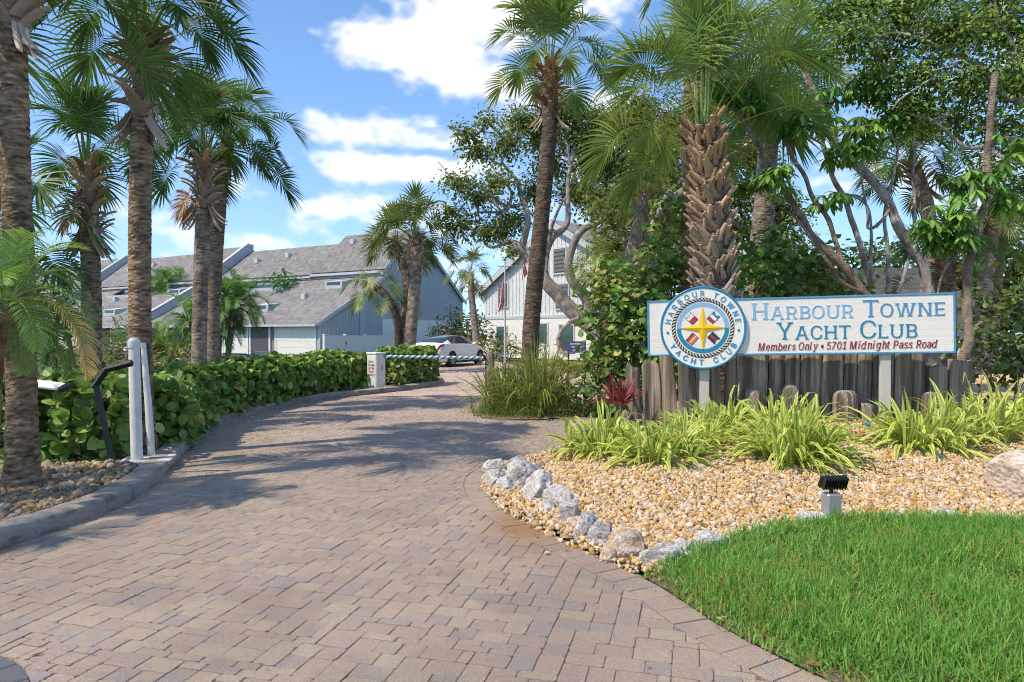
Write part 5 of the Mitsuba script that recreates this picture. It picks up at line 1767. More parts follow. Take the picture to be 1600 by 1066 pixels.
def feather(rng, base, az, el, L, nl, llen, lw, col, droop, nseg=3, vee=.35, ycol=None):
    mb = MB()
    n = 12
    d = azel(np.array(az), np.array(el))
    pts, ds = [np.asarray(base, float)], [d]
    for k in range(n):
        d = nrm(d + DOWN * droop * .17 * (.4 + k / n))
        pts.append(pts[-1] + d * L / n)
        ds.append(d)
    pts, ds = np.array(pts), np.array(ds)
    pc = np.clip(np.array(col) * [1.9, 1.4, 1.0], 0, 1)
    v, f = tube(pts, np.linspace(.016, .004, n + 1) * (L / 1.2), 5)
    mb.add(v, f, pc)
    t = np.linspace(.16, .99, nl).repeat(2)
    sg = np.tile([1, -1], nl)
    x = np.linspace(0, 1, n + 1)
    B = np.stack([np.interp(t, x, pts[:, k]) for k in range(3)], -1)
    Fd = nrm(np.stack([np.interp(t, x, ds[:, k]) for k in range(3)], -1))
    s0 = np.array([-math.sin(az), math.cos(az), 0])
    side = nrm(s0 - Fd * (Fd @ s0)[:, None])
    up = np.cross(Fd, side)
    N = len(t)
    D = nrm(side * sg[:, None] * 1.0 + Fd * (.55 + .5 * t)[:, None] + up * (vee + rng.normal(size=N) * .08)[:, None])
    ln = llen * np.sin(np.pi * np.clip(t * .86 + .12, 0, 1)) ** .6 * rng.uniform(.85, 1.1, N)
    cc = np.clip(np.array(col) * (1 + .16 * rng.normal(size=(N, 1))), .005, 1)
    if ycol is not None:
        w = np.clip((t - .05) * 1.2, 0, 1)[:, None]
        cc = cc * (1 - w) + np.array(ycol) * (1 + .12 * rng.normal(size=(N, 1))) * w
    v, f, c = blades(B, D, up, ln, lw, rng.uniform(.3, .9, N) * droop, nseg, PROF_LEAF, .35, cc, np.clip(cc * 1.2, 0, 1))
    mb.add(v, f, c)
    return mb


def feather_palm(label, stems, seed, n, L, nl, llen, lw, cols, droop=1.0, emin=-20, emax=80, tr=.05, yellow=0, name='feather_palm', group='feather leaved palms', bark='palm_bark_pale', cat='palm tree'):
    rng = np.random.default_rng(seed)
    k = thing(name, label, cat, group)
    for path in stems:
        path = np.asarray(path, float)
        if tr:
            (v, f), p, r = palm_trunk(path, tr, tr * .8, seed, 12, .05, .02, .3)
            put('trunk', trimesh.Trimesh(v, f, process=False), 'bark_vc', k, smooth=True, color=bark_colors(v, seed, *BARK[bark]))
        for i in range(n):
            t = i / max(n - 1, 1)
            a = i * 2.39996 + rng.normal() * .2 + seed
            e = math.radians(emax + (emin - emax) * t + rng.normal() * 6)
            col = np.asarray(cols)[rng.integers(len(cols))] * (1.25 - .35 * t)
            y = yellow and i >= n - yellow
            mb = feather(rng, path[-1] + azel(np.array(a), np.array(0.0)) * tr * .6, a, e, L * rng.uniform(.85, 1.1), nl, llen, lw, col, droop * rng.uniform(.8, 1.2), ycol=(.42, .26, .02) if y else None)
            put('frond', mb.mesh(), 'leaf_gloss', k, color=mb.col(), label='yellowing frond' if y else None)
    return k


pyg = feather_palm('small feather palm with arching fronds and one yellow frond against the leftmost trunk', [[np.array([-4.25, 5.55, .08]), np.array([-4.22, 5.55, .9]), P(8, 470, 5.55)]], 31, 24, .78, 40, .22, .011,
                   ((.14, .23, .025), (.11, .19, .022), (.18, .25, .035)), 1.35, -30, 78, .06, 0, group=None, bark='palm_bark_brown')
rngp = np.random.default_rng(77)
for az_, el_, Lq, yc in ((-.15, .25, .95, (.50, .30, .02)), (.1, .1, .85, (.30, .24, .03))):
    mb = feather(rngp, P(40, 470, 5.5), az_, el_, Lq, 36, .24, .015, np.array([.10, .15, .025]), 2.1, ycol=yc)
    put('yellow_frond', mb.mesh(), 'leaf_gloss', pyg, color=mb.col(), label='drooping yellow frond')
GF = ((.06, .135, .025), (.08, .16, .03), (.05, .11, .025))
feather_palm('clump of slender feather palms in front of the garages', [ground_to(x, 20.5, .05, (x + dx, y, 20.5)) for x, dx, y in ((318, -22, 500), (328, 0, 478), (340, 8, 466), (350, 12, 482), (336, -6, 508), (349, 24, 470))], 32, 13, 1.15, 26, .36, .032, GF, 1.3, -15, 80, .06)
feather_palm('bushy yellow green feather palm left of the garage clump', [ground_to(x, 22, .05, (x, y, 22)) for x, y in ((262, 560), (290, 556), (246, 552))], 33, 14, 1.2, 22, .34, .034, ((.09, .13, .03), (.07, .115, .03)), 1.2, 5, 84, .05)
feather_palm('pot grown feather palms on the roof terrace of the middle townhouse', [[P(x, 459, 66), P(x + dx, y, 66)] for x, dx, y in ((243, 0, 452), (262, 2, 440), (280, 3, 438), (252, 0, 446))], 34, 11, 2.3, 16, .7, .07, GF, 1.2, 0, 80, .09)
feather_palm('little fan of green fronds at the foot of the second townhouse wall', [ground_to(185, 19, .05, (188, 545, 19))], 35, 12, .85, 20, .28, .03, GF, 1.0, 0, 80, .05)


# ================================================================== TREES AND SHRUBS
def leaf_cloud(rng, blobs, n_clump, n_leaf, size, cols, tm=OVAL, spread=.28, up=.7, w=None, hang=0.0, shell=.55):
    """leaves in small clumps that fill the blobs' outer shell; returns mesh arrays and the clump centres"""
    V = []
    for (c, r) in blobs:
        r = np.broadcast_to(np.asarray(r, float), (3,))
        m = max(int(n_clump * (r.prod() ** (2 / 3))), 3)
        u = nrm(rng.normal(size=(m, 3)))
        V.append(np.asarray(c) + u * r * (shell + (1 - shell) * rng.random((m, 1))) * (1 + .18 * rng.normal(size=(m, 1))))
    cl = np.vstack(V)
    owner = np.concatenate([np.full(len(v), i) for i, v in enumerate(V)])
    cen = np.array([b[0] for b in blobs])[owner]
    M = len(cl)
    pos = np.repeat(cl, n_leaf, 0) + rng.normal(size=(M * n_leaf, 3)) * spread * [1, 1, .7]
    outw = nrm(pos - np.repeat(cen, n_leaf, 0))
    N = len(pos)
    nn = nrm(outw * .55 + np.array([0, 0, up]) + rng.normal(size=(N, 3)) * .55)
    dd = nrm(outw * .8 + rng.normal(size=(N, 3)) * .7 + DOWN * hang)
    tone = np.repeat(np.exp(rng.normal(size=M) * .16), n_leaf)[:, None]
    col = np.clip(vary(rng, N, cols, .17, w) * tone, .005, .8)
    v, f, c = scatter(tm[0], tm[1], pos, leaf_frames(nn, dd), size * rng.uniform(.65, 1.2, N), col)
    return v, f, c, cl


def twigs_to(rng, clumps, nodes, r=.008, maxd=2.5):
    from scipy.spatial import cKDTree
    d, i = cKDTree(nodes).query(clumps)
    mb = MB()
    for c, k, dist in zip(clumps, i, d):
        if dist > maxd or dist < .05:
            continue
        a = nodes[k]
        mid = (a + c) / 2 + rng.normal(size=3) * dist * .13
        mb.tube([a, mid, c + (c - a) * .12], [r * 1.8, r * 1.2, r * .5], 4, cap=False)
    return mb


def tree(label, limbs, blobs, seed, bark, leafsize, cols, n_clump=26, n_leaf=14, tm=OVAL, spread=.28, mat='leaf', name='tree', cat='tree', group=None, wob=.0, twig=.008, up=.7, w=None, maxd=2.5, hang=0.0, shell=.45, bare=0, thick=1.0):
    rng = np.random.default_rng(seed)
    k = thing(name, label, cat, group)
    nodes = []
    for i, (path, ra, rb) in enumerate(limbs):
        path = np.asarray(path, float)
        L = np.linalg.norm(np.diff(path, axis=0), axis=1).sum()
        n = max(int(L / .12), 8)
        p = spline(path, n)
        if wob:
            q = np.column_stack([np.linspace(0, L * 1.4, n) + seed + i * 7, np.zeros(n), np.zeros(n)])
            p = p + wob * (np.stack([meshkit.noise(q + k2 * 11, seed) for k2 in range(3)], -1) - .5) * np.clip(np.linspace(0, 6, n), 0, 1)[:, None]
        rr = thick * np.linspace(ra, rb, n) * (1 + .10 * (meshkit.noise(np.column_stack([np.linspace(0, L * 3, n), np.full(n, i), np.zeros(n)]), seed) - .5))
        sides = 16 if ra > .12 else 9
        ang = np.arange(sides) * 2 * np.pi / sides
        R = rr[:, None] * (1 + .12 * (meshkit.noise(np.stack([np.cos(ang)[None] * 1.5 + 0 * rr[:, None], np.sin(ang)[None] * 1.5 + 0 * rr[:, None], np.linspace(0, L * 2, n)[:, None] + i * 5 + 0 * ang[None]], -1), seed) - .5))
        v, f = tube(p, R, sides)
        put('trunk' if i == 0 else 'limb', trimesh.Trimesh(v, f, process=False), 'bark_vc', k, smooth=True, color=bark_colors(v, seed, *BARK[bark], 6.0, .6, 14.0))
        nodes.append(p[len(p) // 4:])
    v, f, c, cl = leaf_cloud(rng, blobs, n_clump, n_leaf, leafsize, cols, tm, spread, up, w, hang, shell)
    if nodes and twig:
        tw = twigs_to(rng, cl, np.vstack(nodes + [np.array([b[0] for b in blobs])]) if bare == 0 else np.vstack(nodes), twig, maxd)
        for (c_, r_) in blobs:
            nd = np.vstack(nodes)
            a = nd[np.argmin(((nd - c_) ** 2).sum(1))]
            dist = np.linalg.norm(a - c_)
            if .1 < dist < maxd * 2:
                tw.tube([a, (a + c_) / 2 + rng.normal(size=3) * dist * .12, c_], [twig * 4, twig * 3, twig * 2], 5, cap=False)
        if tw.n:
            put('twigs', tw.mesh(), 'twig', k, kind='stuff')
    put('crown', trimesh.Trimesh(v, f, process=False), mat, k, color=c, kind='stuff')
    return k


def blob(px, py, d, rx, ry, rd=None):
    """blob from pixel radii at a depth"""
    return (P(px, py, d), np.array([rx / F * d, (rd if rd else (rx + ry) / 2 / F * d), ry / F * d]))


FIG = ((.105, .145, .045), (.135, .175, .055), (.075, .11, .035), (.17, .20, .075))
D = 26.0
figl = [
    (ground_to(930, D, -.1, (925, 510, D), (880, 470, D), (845, 425, D), (818, 395, D), (800, 385, D)), .60, .30),
    (pp((918, 500, D), (906, 455, D - .3), (888, 420, D - .5), (893, 390, D - .5), (912, 360, D - .6), (945, 340, D - .7), (962, 315, D - .7), (955, 300, D - .8)), .34, .14),
    (pp((826, 405, D), (818, 375, D), (826, 345, D - .2), (816, 318, D), (812, 290, D), (800, 270, D), (786, 258, D)), .24, .08),
    (pp((815, 395, D), (798, 380, D + .3), (782, 384, D + .3), (760, 380, D + .5)), .2, .06),
    (pp((852, 430, D), (856, 390, D + .3), (868, 368, D + .3), (884, 352, D), (888, 320, D), (886, 295, D), (893, 262, D), (895, 235, D)), .24, .09),
    (pp((858, 385, D + .3), (866, 345, D), (890, 300, D + .5)), .12, .06),
    (pp((816, 318, D), (795, 322, D), (770, 308, D), (740, 290, D), (712, 280, D), (690, 262, D), (684, 255, D)), .12, .02),
    (pp((793, 322, D), (775, 330, D + .4), (745, 332, D + .4), (722, 352, D + .3)), .1, .03),
    (pp((786, 258, D), (768, 252, D), (752, 230, D), (728, 212, D)), .08, .025),
    (pp((800, 300, D), (785, 330, D - .4), (768, 300, D - .5), (765, 265, D - .4), (782, 258, D - .4)), .1, .03),
    (pp((893, 262, D), (884, 215, D), (888, 180, D)), .09, .03),
    (pp((920, 500, D), (935, 430, D + .6), (930, 380, D + 1), (925, 300, D + 1), (930, 260, D + 1)), .25, .08),
    (pp((925, 520, D), (900, 500, D - .3), (872, 530, D - .4), (890, 556, D - .5)), .16, .1),
]
figb = [blob(x, y, D + dz, rx, ry) for x, y, rx, ry, dz in ((728, 208, 24, 16, 0), (762, 190, 20, 12, 0), (745, 235, 30, 20, .3), (790, 225, 26, 30, -.5), (715, 285, 26, 18, 0), (745, 310, 30, 20, .6), (722, 352, 34, 18, .3), (780, 285, 30, 22, -.6),
                                                            (800, 345, 30, 22, .6), (770, 362, 34, 22, .5), (835, 300, 26, 30, 1.4), (815, 190, 40, 24, .8), (850, 215, 40, 36, 1.5), (880, 180, 40, 28, 0), (905, 215, 34, 34, .4), (860, 260, 30, 26, 1.6),
                                                            (920, 250, 36, 40, 1), (900, 300, 34, 30, 1.6), (940, 310, 40, 34, 1), (930, 190, 36, 30, 1.2), (705, 330, 20, 12, 0), (800, 390, 20, 14, .3), (960, 260, 40, 40, 2), (885, 160, 26, 14, 0),
                                                            (970, 200, 44, 40, 2.4), (1010, 240, 46, 50, 2.6), (1000, 170, 40, 34, 3), (1040, 300, 44, 50, 3), (985, 330, 40, 40, 2.4), (1050, 200, 40, 50, 3.5), (1020, 370, 44, 40, 3))]
tree('large spreading fig tree with pale curving limbs in the middle of the picture', figl, figb, 41, 'tree_bark_grey', .16, FIG, 105, 15, OVAL, .22, name='fig_tree', wob=.12, twig=.014, shell=.2, thick=.64)

# second canopy tree behind the fan palms
D = 23.5
tree('leafy background tree filling the gap between the fig and the booted palm',
     [(ground_to(1010, D, 0, (1005, 480, D), (1000, 420, D), (1020, 350, D), (1050, 300, D)), .3, .12), (pp((1000, 420, D), (975, 370, D), (960, 320, D)), .16, .06), (pp((1010, 380, D), (1035, 330, D), (1075, 290, D), (1120, 270, D), (1150, 300, D)), .2, .05),
      (pp((1120, 270, D), (1150, 240, D), (1190, 215, D)), .09, .03), (pp((1150, 330, D), (1120, 350, D), (1090, 380, D)), .1, .05)],
     [blob(x, y, D + dz, rx, ry) for x, y, rx, ry, dz in ((960, 330, 40, 40, 0), (1000, 300, 40, 36, .5), (1040, 250, 50, 40, .8), (1020, 390, 46, 36, 0), (960, 390, 36, 36, 1), (1060, 340, 44, 40, 1), (1130, 230, 40, 40, 1), (1150, 300, 40, 40, 1),
                                                          (1180, 250, 36, 36, 1.4), (1160, 360, 40, 40, 1.2), (1220, 330, 36, 40, 2), (1230, 390, 40, 40, 1.6), (1110, 410, 40, 36, 1), (1180, 160, 44, 40, 2), (1120, 150, 40, 40, 2))],
     42, 'tree_bark_grey', .17, FIG, 110, 14, OVAL, .28, name='background_tree', wob=.2, twig=.012, group=None, shell=.3)

# sea grape thickets
SEA = ((.075, .145, .022), (.10, .18, .028), (.055, .11, .02), (.14, .21, .035), (.19, .20, .045))


def thicket(label, D, spec, seed, size=.16, cols=SEA, nc=60, nlf=13, tm=ROUND_LOW, mat='leaf_gloss', stems=5, name='sea_grape_shrub', cat='shrub', group=None, spread=.2, twig=.008, shell=.5, w=None):
    r = np.random.default_rng(seed)
    bl = [blob(x, y, D + dz, rx, ry) for x, y, rx, ry, dz in spec]
    c = np.mean([b[0] for b in bl], 0)
    limbs = []
    lo = min(b[0][2] - b[1][2] for b in bl)
    for i in range(stems):
        b = bl[r.integers(len(bl))][0]
        g = np.array([c[0] + r.normal() * .35, c[1] + r.normal() * .3, 0.0])
        limbs.append(([g, (g + b) / 2 + r.normal(size=3) * .12, b], .035, .012))
    return tree(label, limbs, bl, seed, 'tree_bark_brown', size, cols, nc, nlf, tm, spread, mat, name, cat, group, .1, twig, shell=shell, w=w)


thicket('tall sea grape shrub left of the sign climbing beside the palm trunks', 13.6, [(1000, 470, 50, 60, 0), (960, 510, 44, 50, .3), (1030, 410, 40, 40, .2), (1000, 540, 55, 50, -.3), (940, 560, 40, 36, .2), (1040, 350, 30, 34, .4), (960, 440, 36, 36, .5), (1050, 470, 34, 50, .6), (1020, 580, 50, 40, -.2), (925, 590, 30, 24, -.2), (1040, 530, 40, 50, .3)], 51)
thicket('bright sea grape shrub showing above the lettering of the sign', 14.2, [(1210, 430, 44, 40, 0), (1260, 420, 40, 36, .2), (1300, 440, 34, 30, .3), (1190, 470, 40, 36, 0), (1240, 470, 44, 34, -.2), (1330, 460, 30, 24, .3), (1215, 385, 30, 26, .3), (1170, 400, 24, 40, .8)], 52, cols=((.10, .19, .03), (.08, .16, .03), (.14, .21, .05), (.06, .12, .025)))
thicket('dark tangled shrub right of the sign', 11.8, [(1560, 520, 44, 46, 0), (1600, 470, 40, 44, .3), (1530, 560, 30, 36, 0), (1590, 570, 44, 34, -.2), (1540, 470, 24, 30, .6), (1620, 530, 40, 50, 0), (1525, 510, 24, 40, .5)], 53, cols=((.045, .085, .02), (.06, .11, .025), (.035, .065, .018), (.10, .12, .045)), size=.13, twig=.011, nc=50)
thicket('glossy shrub behind the leftmost trunk beside the shaggy palm', 11.6, [(70, 430, 30, 30, 0), (95, 470, 30, 30, 0), (60, 500, 30, 40, .2), (110, 440, 20, 20, .1), (100, 510, 24, 34, 0), (80, 545, 40, 26, .2)], 54, size=.13, tm=OVAL, cols=((.05, .11, .025), (.07, .14, .03), (.04, .085, .022)), spread=.15, nc=70)
thicket('dark low shrub behind the hedge left of the shaggy palm', 13.0, [(90, 560, 40, 22, 0), (170, 560, 26, 22, 0), (200, 556, 24, 26, 1), (120, 575, 30, 16, 0)], 55, size=.10, tm=OVAL, cols=((.03, .06, .02), (.04, .075, .022), (.05, .08, .03)), nc=70, spread=.13)
thicket('mixed yellow and bronze shrubs behind the hedge between the palm trunks', 17.5, [(175, 545, 24, 24, 0), (200, 520, 20, 20, .5), (255, 560, 26, 20, 0), (290, 560, 30, 20, .4), (160, 530, 16, 20, .5)], 56, size=.14, tm=LONG, cols=((.12, .16, .035), (.20, .20, .05), (.08, .12, .03), (.20, .11, .04)), spread=.2)
thicket('round green bush on the roof terrace of the nearest townhouse', 56.0, [(428, 440, 9, 7, -.6), (446, 435, 10, 9, 0), (456, 441, 9, 7, .4), (437, 444, 12, 6, 0)], 57, size=.36, tm=OVAL, cols=((.05, .12, .03), (.07, .15, .035)), nc=24, spread=.35, stems=3, twig=.02)
thicket('dark shrub at the rear corner of the blue townhouse', 46.0, [(700, 515, 18, 20, 0), (718, 500, 14, 16, .5), (690, 530, 12, 14, 0), (712, 530, 18, 14, -.3)], 58, size=.35, tm=LONG, cols=((.018, .034, .014), (.025, .045, .018)), nc=26, spread=.45, twig=.03)
thicket('olive shrub beside the thin palm between the houses', 43.0, [(738, 515, 16, 18, 0), (752, 530, 14, 14, .4), (726, 530, 14, 14, 0), (745, 497, 10, 10, .3)], 59, size=.30, tm=OVAL, cols=((.08, .085, .04), (.10, .10, .05), (.06, .075, .03)), nc=26, spread=.4, twig=.03)
thicket('yellow green croton hedge at the far end of the driveway', 38.0, [(755, 545, 14, 10, 0), (775, 543, 14, 11, 0), (795, 540, 14, 12, .4), (740, 545, 10, 9, .3), (815, 548, 16, 10, 0), (840, 548, 14, 10, 0)], 60, size=.26, tm=LONG, cols=((.20, .23, .03), (.26, .25, .04), (.11, .17, .03), (.24, .16, .04)), nc=34, spread=.3, name='croton_hedge', cat='hedge')
thicket('low leafy shrub at the foot of the sea grape left of the timber wall', 12.2, [(930, 610, 26, 24, 0), (955, 640, 30, 18, 0), (900, 600, 20, 20, .6), (985, 610, 26, 26, .8)], 61, size=.13, cols=((.05, .105, .02), (.065, .13, .025), (.04, .08, .02)), spread=.17)
# distant trees on the right and behind the houses
for i, (lab, D, spec) in enumerate([
    ('round dark tree far behind the thin trunks above the sign', 34, [(1360, 410, 34, 30, 0), (1400, 400, 30, 26, 1), (1380, 445, 40, 26, 0), (1330, 440, 26, 24, 1)]),
    ('hazy green tree behind the pale palm trunks', 30, [(1500, 430, 40, 40, 0), (1460, 450, 30, 36, 1), (1530, 400, 36, 36, 1), (1490, 480, 40, 36, 0)]),
    ('big light green tree at the right edge behind the palms', 27, [(1590, 400, 40, 50, 0), (1560, 450, 40, 44, 1), (1620, 460, 50, 50, 0), (1600, 330, 30, 30, 1), (1580, 500, 40, 34, 0)]),
    ('dense green tree far behind the stout booted palm', 36, [(1140, 430, 40, 40, 0), (1080, 420, 36, 40, 1), (1200, 400, 40, 36, 2), (1250, 430, 36, 40, 0), (1020, 460, 40, 40, 0), (1290, 420, 30, 34, 1)]),
]):
    thicket(lab, D, spec, 70 + i, size=.30, tm=OVAL, cols=((.05, .095, .03), (.07, .125, .04), (.04, .075, .026)), nc=26, nlf=14, mat='leaf', name='distant_tree', cat='tree', spread=.4, twig=.02, stems=4, shell=.2)

# schefflera: thin trunks with whorled leaves
def whorl(rng, c, col, nl=9, L=.24, pet=.28):
    mb = MB()
    a0 = rng.uniform(0, 6.28)
    az = a0 + np.arange(nl) / nl * 2 * np.pi + rng.normal(size=nl) * .1
    el = np.radians(rng.normal(-32, 16, nl))
    d = np.stack([np.cos(az) * np.cos(el), np.sin(az) * np.cos(el), np.sin(el)], -1)
    cc = np.clip(np.asarray(col) * (1 + .16 * rng.normal(size=(nl, 1))), .005, 1)
    v, f, c_ = blades(np.tile(c, (nl, 1)), d, np.tile([0, 0, 1.0], (nl, 1)) + d * .2, L * rng.uniform(.8, 1.15, nl), L * .27, rng.uniform(.4, 1.2, nl), 4, lambda t: np.interp(t, [0, .14, .2, .5, .8, 1], [.08, .1, .6, 1, .8, .05]), .25, cc, cc * 1.25)
    mb.add(v, f, c_)
    return mb


SCH = ((.07, .16, .022), (.095, .195, .028), (.05, .115, .018), (.13, .23, .04))


def schefflera(label, limbs, heads, seed, nw=16, L=.28, bark='tree_bark_brown'):
    rng = np.random.default_rng(seed)
    k = thing('schefflera_tree', label, 'tree', 'umbrella trees behind the sign')
    nodes = []
    for i, (path, ra, rb) in enumerate(limbs):
        Ln = np.linalg.norm(np.diff(np.asarray(path), axis=0), axis=1).sum()
        n = max(int(Ln / .1), 8)
        p = spline(path, n)
        q = np.column_stack([np.linspace(0, Ln * 2.2, n) + seed + i * 7, np.zeros(n), np.zeros(n)])
        p = p + .10 * (np.stack([meshkit.noise(q + k2 * 11, seed) for k2 in range(3)], -1) - .5)
        r = np.linspace(ra, rb, n) * (1 + .2 * (meshkit.noise(q * 2.5, seed + 3) - .5))
        v, f = tube(p, r, 12)
        put('trunk' if i == 0 else 'limb', trimesh.Trimesh(v, f, process=False), 'bark_vc', k, smooth=True, color=bark_colors(v, seed, *BARK[bark], 6.0, .6, 14.0))
        nodes.append(p)
    nd = np.vstack(nodes)
    st = MB()
    for (px, py, d, rad, m) in heads:
        c0 = P(px, py, d)
        a = nd[np.argmin(((nd - c0) ** 2).sum(1))]
        if np.linalg.norm(a - c0) < 2.0:
            st.tube([a, (a + c0) / 2 + rng.normal(size=3) * .08, c0], [.02, .016, .012], 6, cap=False)
        hm = MB()
        for j in range(int(m * 1.35)):
            u = nrm(rng.normal(size=3) * [1, 1, .55] + [0, 0, .35])
            c = c0 + u * rad / F * d * rng.uniform(.4, 1.25)
            w = whorl(rng, c, SCH[rng.integers(4)], rng.integers(7, 11), L)
            hm.add(w.mesh().vertices, w.mesh().faces, w.col())
            st.tube([c0, (c0 + c) / 2 + [0, 0, .03], c], [.006, .005, .004], 4, cap=False)
        put('leaf_cluster', hm.mesh(), 'leaf_gloss', k, color=hm.col())
    put('leaf_stalks', st.mesh(), 'twig', k, kind='stuff')
    return k


D = 12.3
schefflera('umbrella tree with a reddish trunk slanting up left above the sign', [
    (ground_to(1400, D, .1, (1372, 480, D), (1345, 450, D), (1300, 395, D), (1250, 340, D), (1215, 285, D), (1190, 235, D), (1165, 192, D), (1130, 155, D)), .10, .04),
    (pp((1345, 452, D), (1300, 420, D - .2), (1262, 372, D - .2), (1225, 330, D - .1)), .04, .02),
    (pp((1338, 452, D), (1322, 420, D), (1290, 345, D + .1), (1266, 300, D + .1), (1232, 235, D + .1), (1221, 190, D + .1), (1218, 150, D)), .05, .03)],
    [(1165, 165, D, 30, 9), (1195, 295, D, 34, 12), (1275, 185, D, 34, 10), (1240, 205, D, 26, 8), (1300, 310, D, 22, 6), (1125, 135, D, 24, 6), (1205, 275, D - .3, 26, 8)], 81)
D = 13.0
schefflera('umbrella tree with a thick grey trunk rising steeply behind the middle of the sign', [
    (ground_to(1470, D, .1, (1452, 470, D), (1432, 405, D), (1412, 368, D), (1394, 330, D), (1365, 285, D), (1337, 258, D), (1310, 236, D), (1285, 190, D), (1262, 130, D), (1240, 80, D)), .115, .06),
    (pp((1385, 455, D), (1388, 400, D), (1384, 340, D), (1392, 300, D), (1398, 255, D), (1394, 220, D)), .045, .02),
    (pp((1400, 460, D), (1420, 400, D), (1428, 340, D), (1426, 250, D), (1424, 200, D)), .035, .018),
    (pp((1388, 330, D), (1360, 360, D), (1348, 300, D), (1336, 260, D)), .03, .014),
    (pp((1370, 440, D), (1362, 380, D), (1340, 310, D), (1318, 300, D)), .035, .02),
    (pp((1360, 450, D + .2), (1345, 380, D + .2), (1310, 300, D + .2), (1280, 220, D + .2), (1275, 190, D + .2)), .06, .04)],
    [(1340, 235, D, 40, 14), (1395, 190, D, 36, 12), (1300, 250, D, 24, 8), (1360, 150, D, 30, 9), (1430, 165, D, 30, 8), (1260, 90, D, 26, 8), (1312, 150, D, 24, 7), (1330, 205, D - .4, 30, 9)], 82, bark='tree_bark_grey')
D = 10.4
schefflera('umbrella tree with a thin dark trunk just past the right end of the sign', [
    (ground_to(1506, D, .1, (1508, 560, D), (1512, 470, D), (1518, 400, D), (1534, 340, D), (1543, 280, D), (1546, 210, D), (1550, 120, D)), .075, .045),
    (pp((1530, 350, D), (1500, 380, D), (1475, 430, D), (1465, 470, D)), .022, .015)],
    [(1470, 345, D, 34, 12), (1500, 375, D, 30, 9), (1450, 365, D, 26, 7), (1535, 270, D, 26, 7), (1560, 320, D, 26, 6), (1515, 300, D, 26, 7), (1580, 230, D, 26, 6), (1480, 385, D, 20, 5)], 83)

# overhead canopy at top right
D = 12.5
OAK = ((.095, .165, .025), (.13, .21, .035), (.065, .12, .022), (.20, .26, .05))
cb = [blob(x, y, D + dz, rx, ry) for x, y, rx, ry, dz in ((1330, 60, 44, 40, 0), (1400, 30, 60, 44, .5), (1480, 50, 60, 50, 0), (1560, 40, 60, 50, .4), (1360, 130, 40, 30, .6), (1440, 120, 50, 40, .2), (1520, 130, 50, 40, 0), (1590, 130, 50, 50, 0),
                                                          (1420, 180, 44, 26, .3), (1490, 190, 40, 26, .4), (1560, 200, 40, 30, .2), (1600, 230, 36, 30, .2), (1300, 20, 40, 34, 1), (1380, 90, 36, 30, 1), (1450, -20, 70, 30, .5), (1560, -20, 70, 40, .5), (1350, 0, 50, 30, .8), (1620, 60, 40, 60, .2),
                                                          (1540, 250, 30, 16, .4), (1600, 290, 30, 24, .6))]
tree('dense leafy tree spreading across the top right corner', [
    (ground_to(1740, D, 0, (1720, 400, D), (1690, 260, D), (1620, 215, D)), .22, .09), (pp((1690, 260, D), (1600, 226, D), (1540, 226, D), (1480, 205, D), (1430, 190, D)), .07, .02), (pp((1650, 235, D), (1570, 150, D), (1500, 100, D), (1430, 60, D), (1360, 60, D)), .07, .02),
    (pp((1640, 226, D), (1600, 110, D), (1560, 30, D)), .06, .03), (pp((1500, 100, D), (1440, 140, D - .3), (1390, 175, D - .3)), .03, .01), (pp((1540, 226, D), (1560, 250, D - .2), (1600, 258, D - .2)), .035, .025)],
    cb, 44, 'tree_bark_grey', .105, OAK, 235, 16, OVAL, .19, name='overhanging_tree', wob=.25, twig=.007, shell=.15)

# ================================================================== HEDGES
HEDGE_COLS = ((.12, .20, .022), (.09, .165, .02), (.17, .25, .03), (.24, .28, .045), (.055, .11, .018), (.28, .18, .04))
HW = [.28, .24, .2, .1, .15, .03]


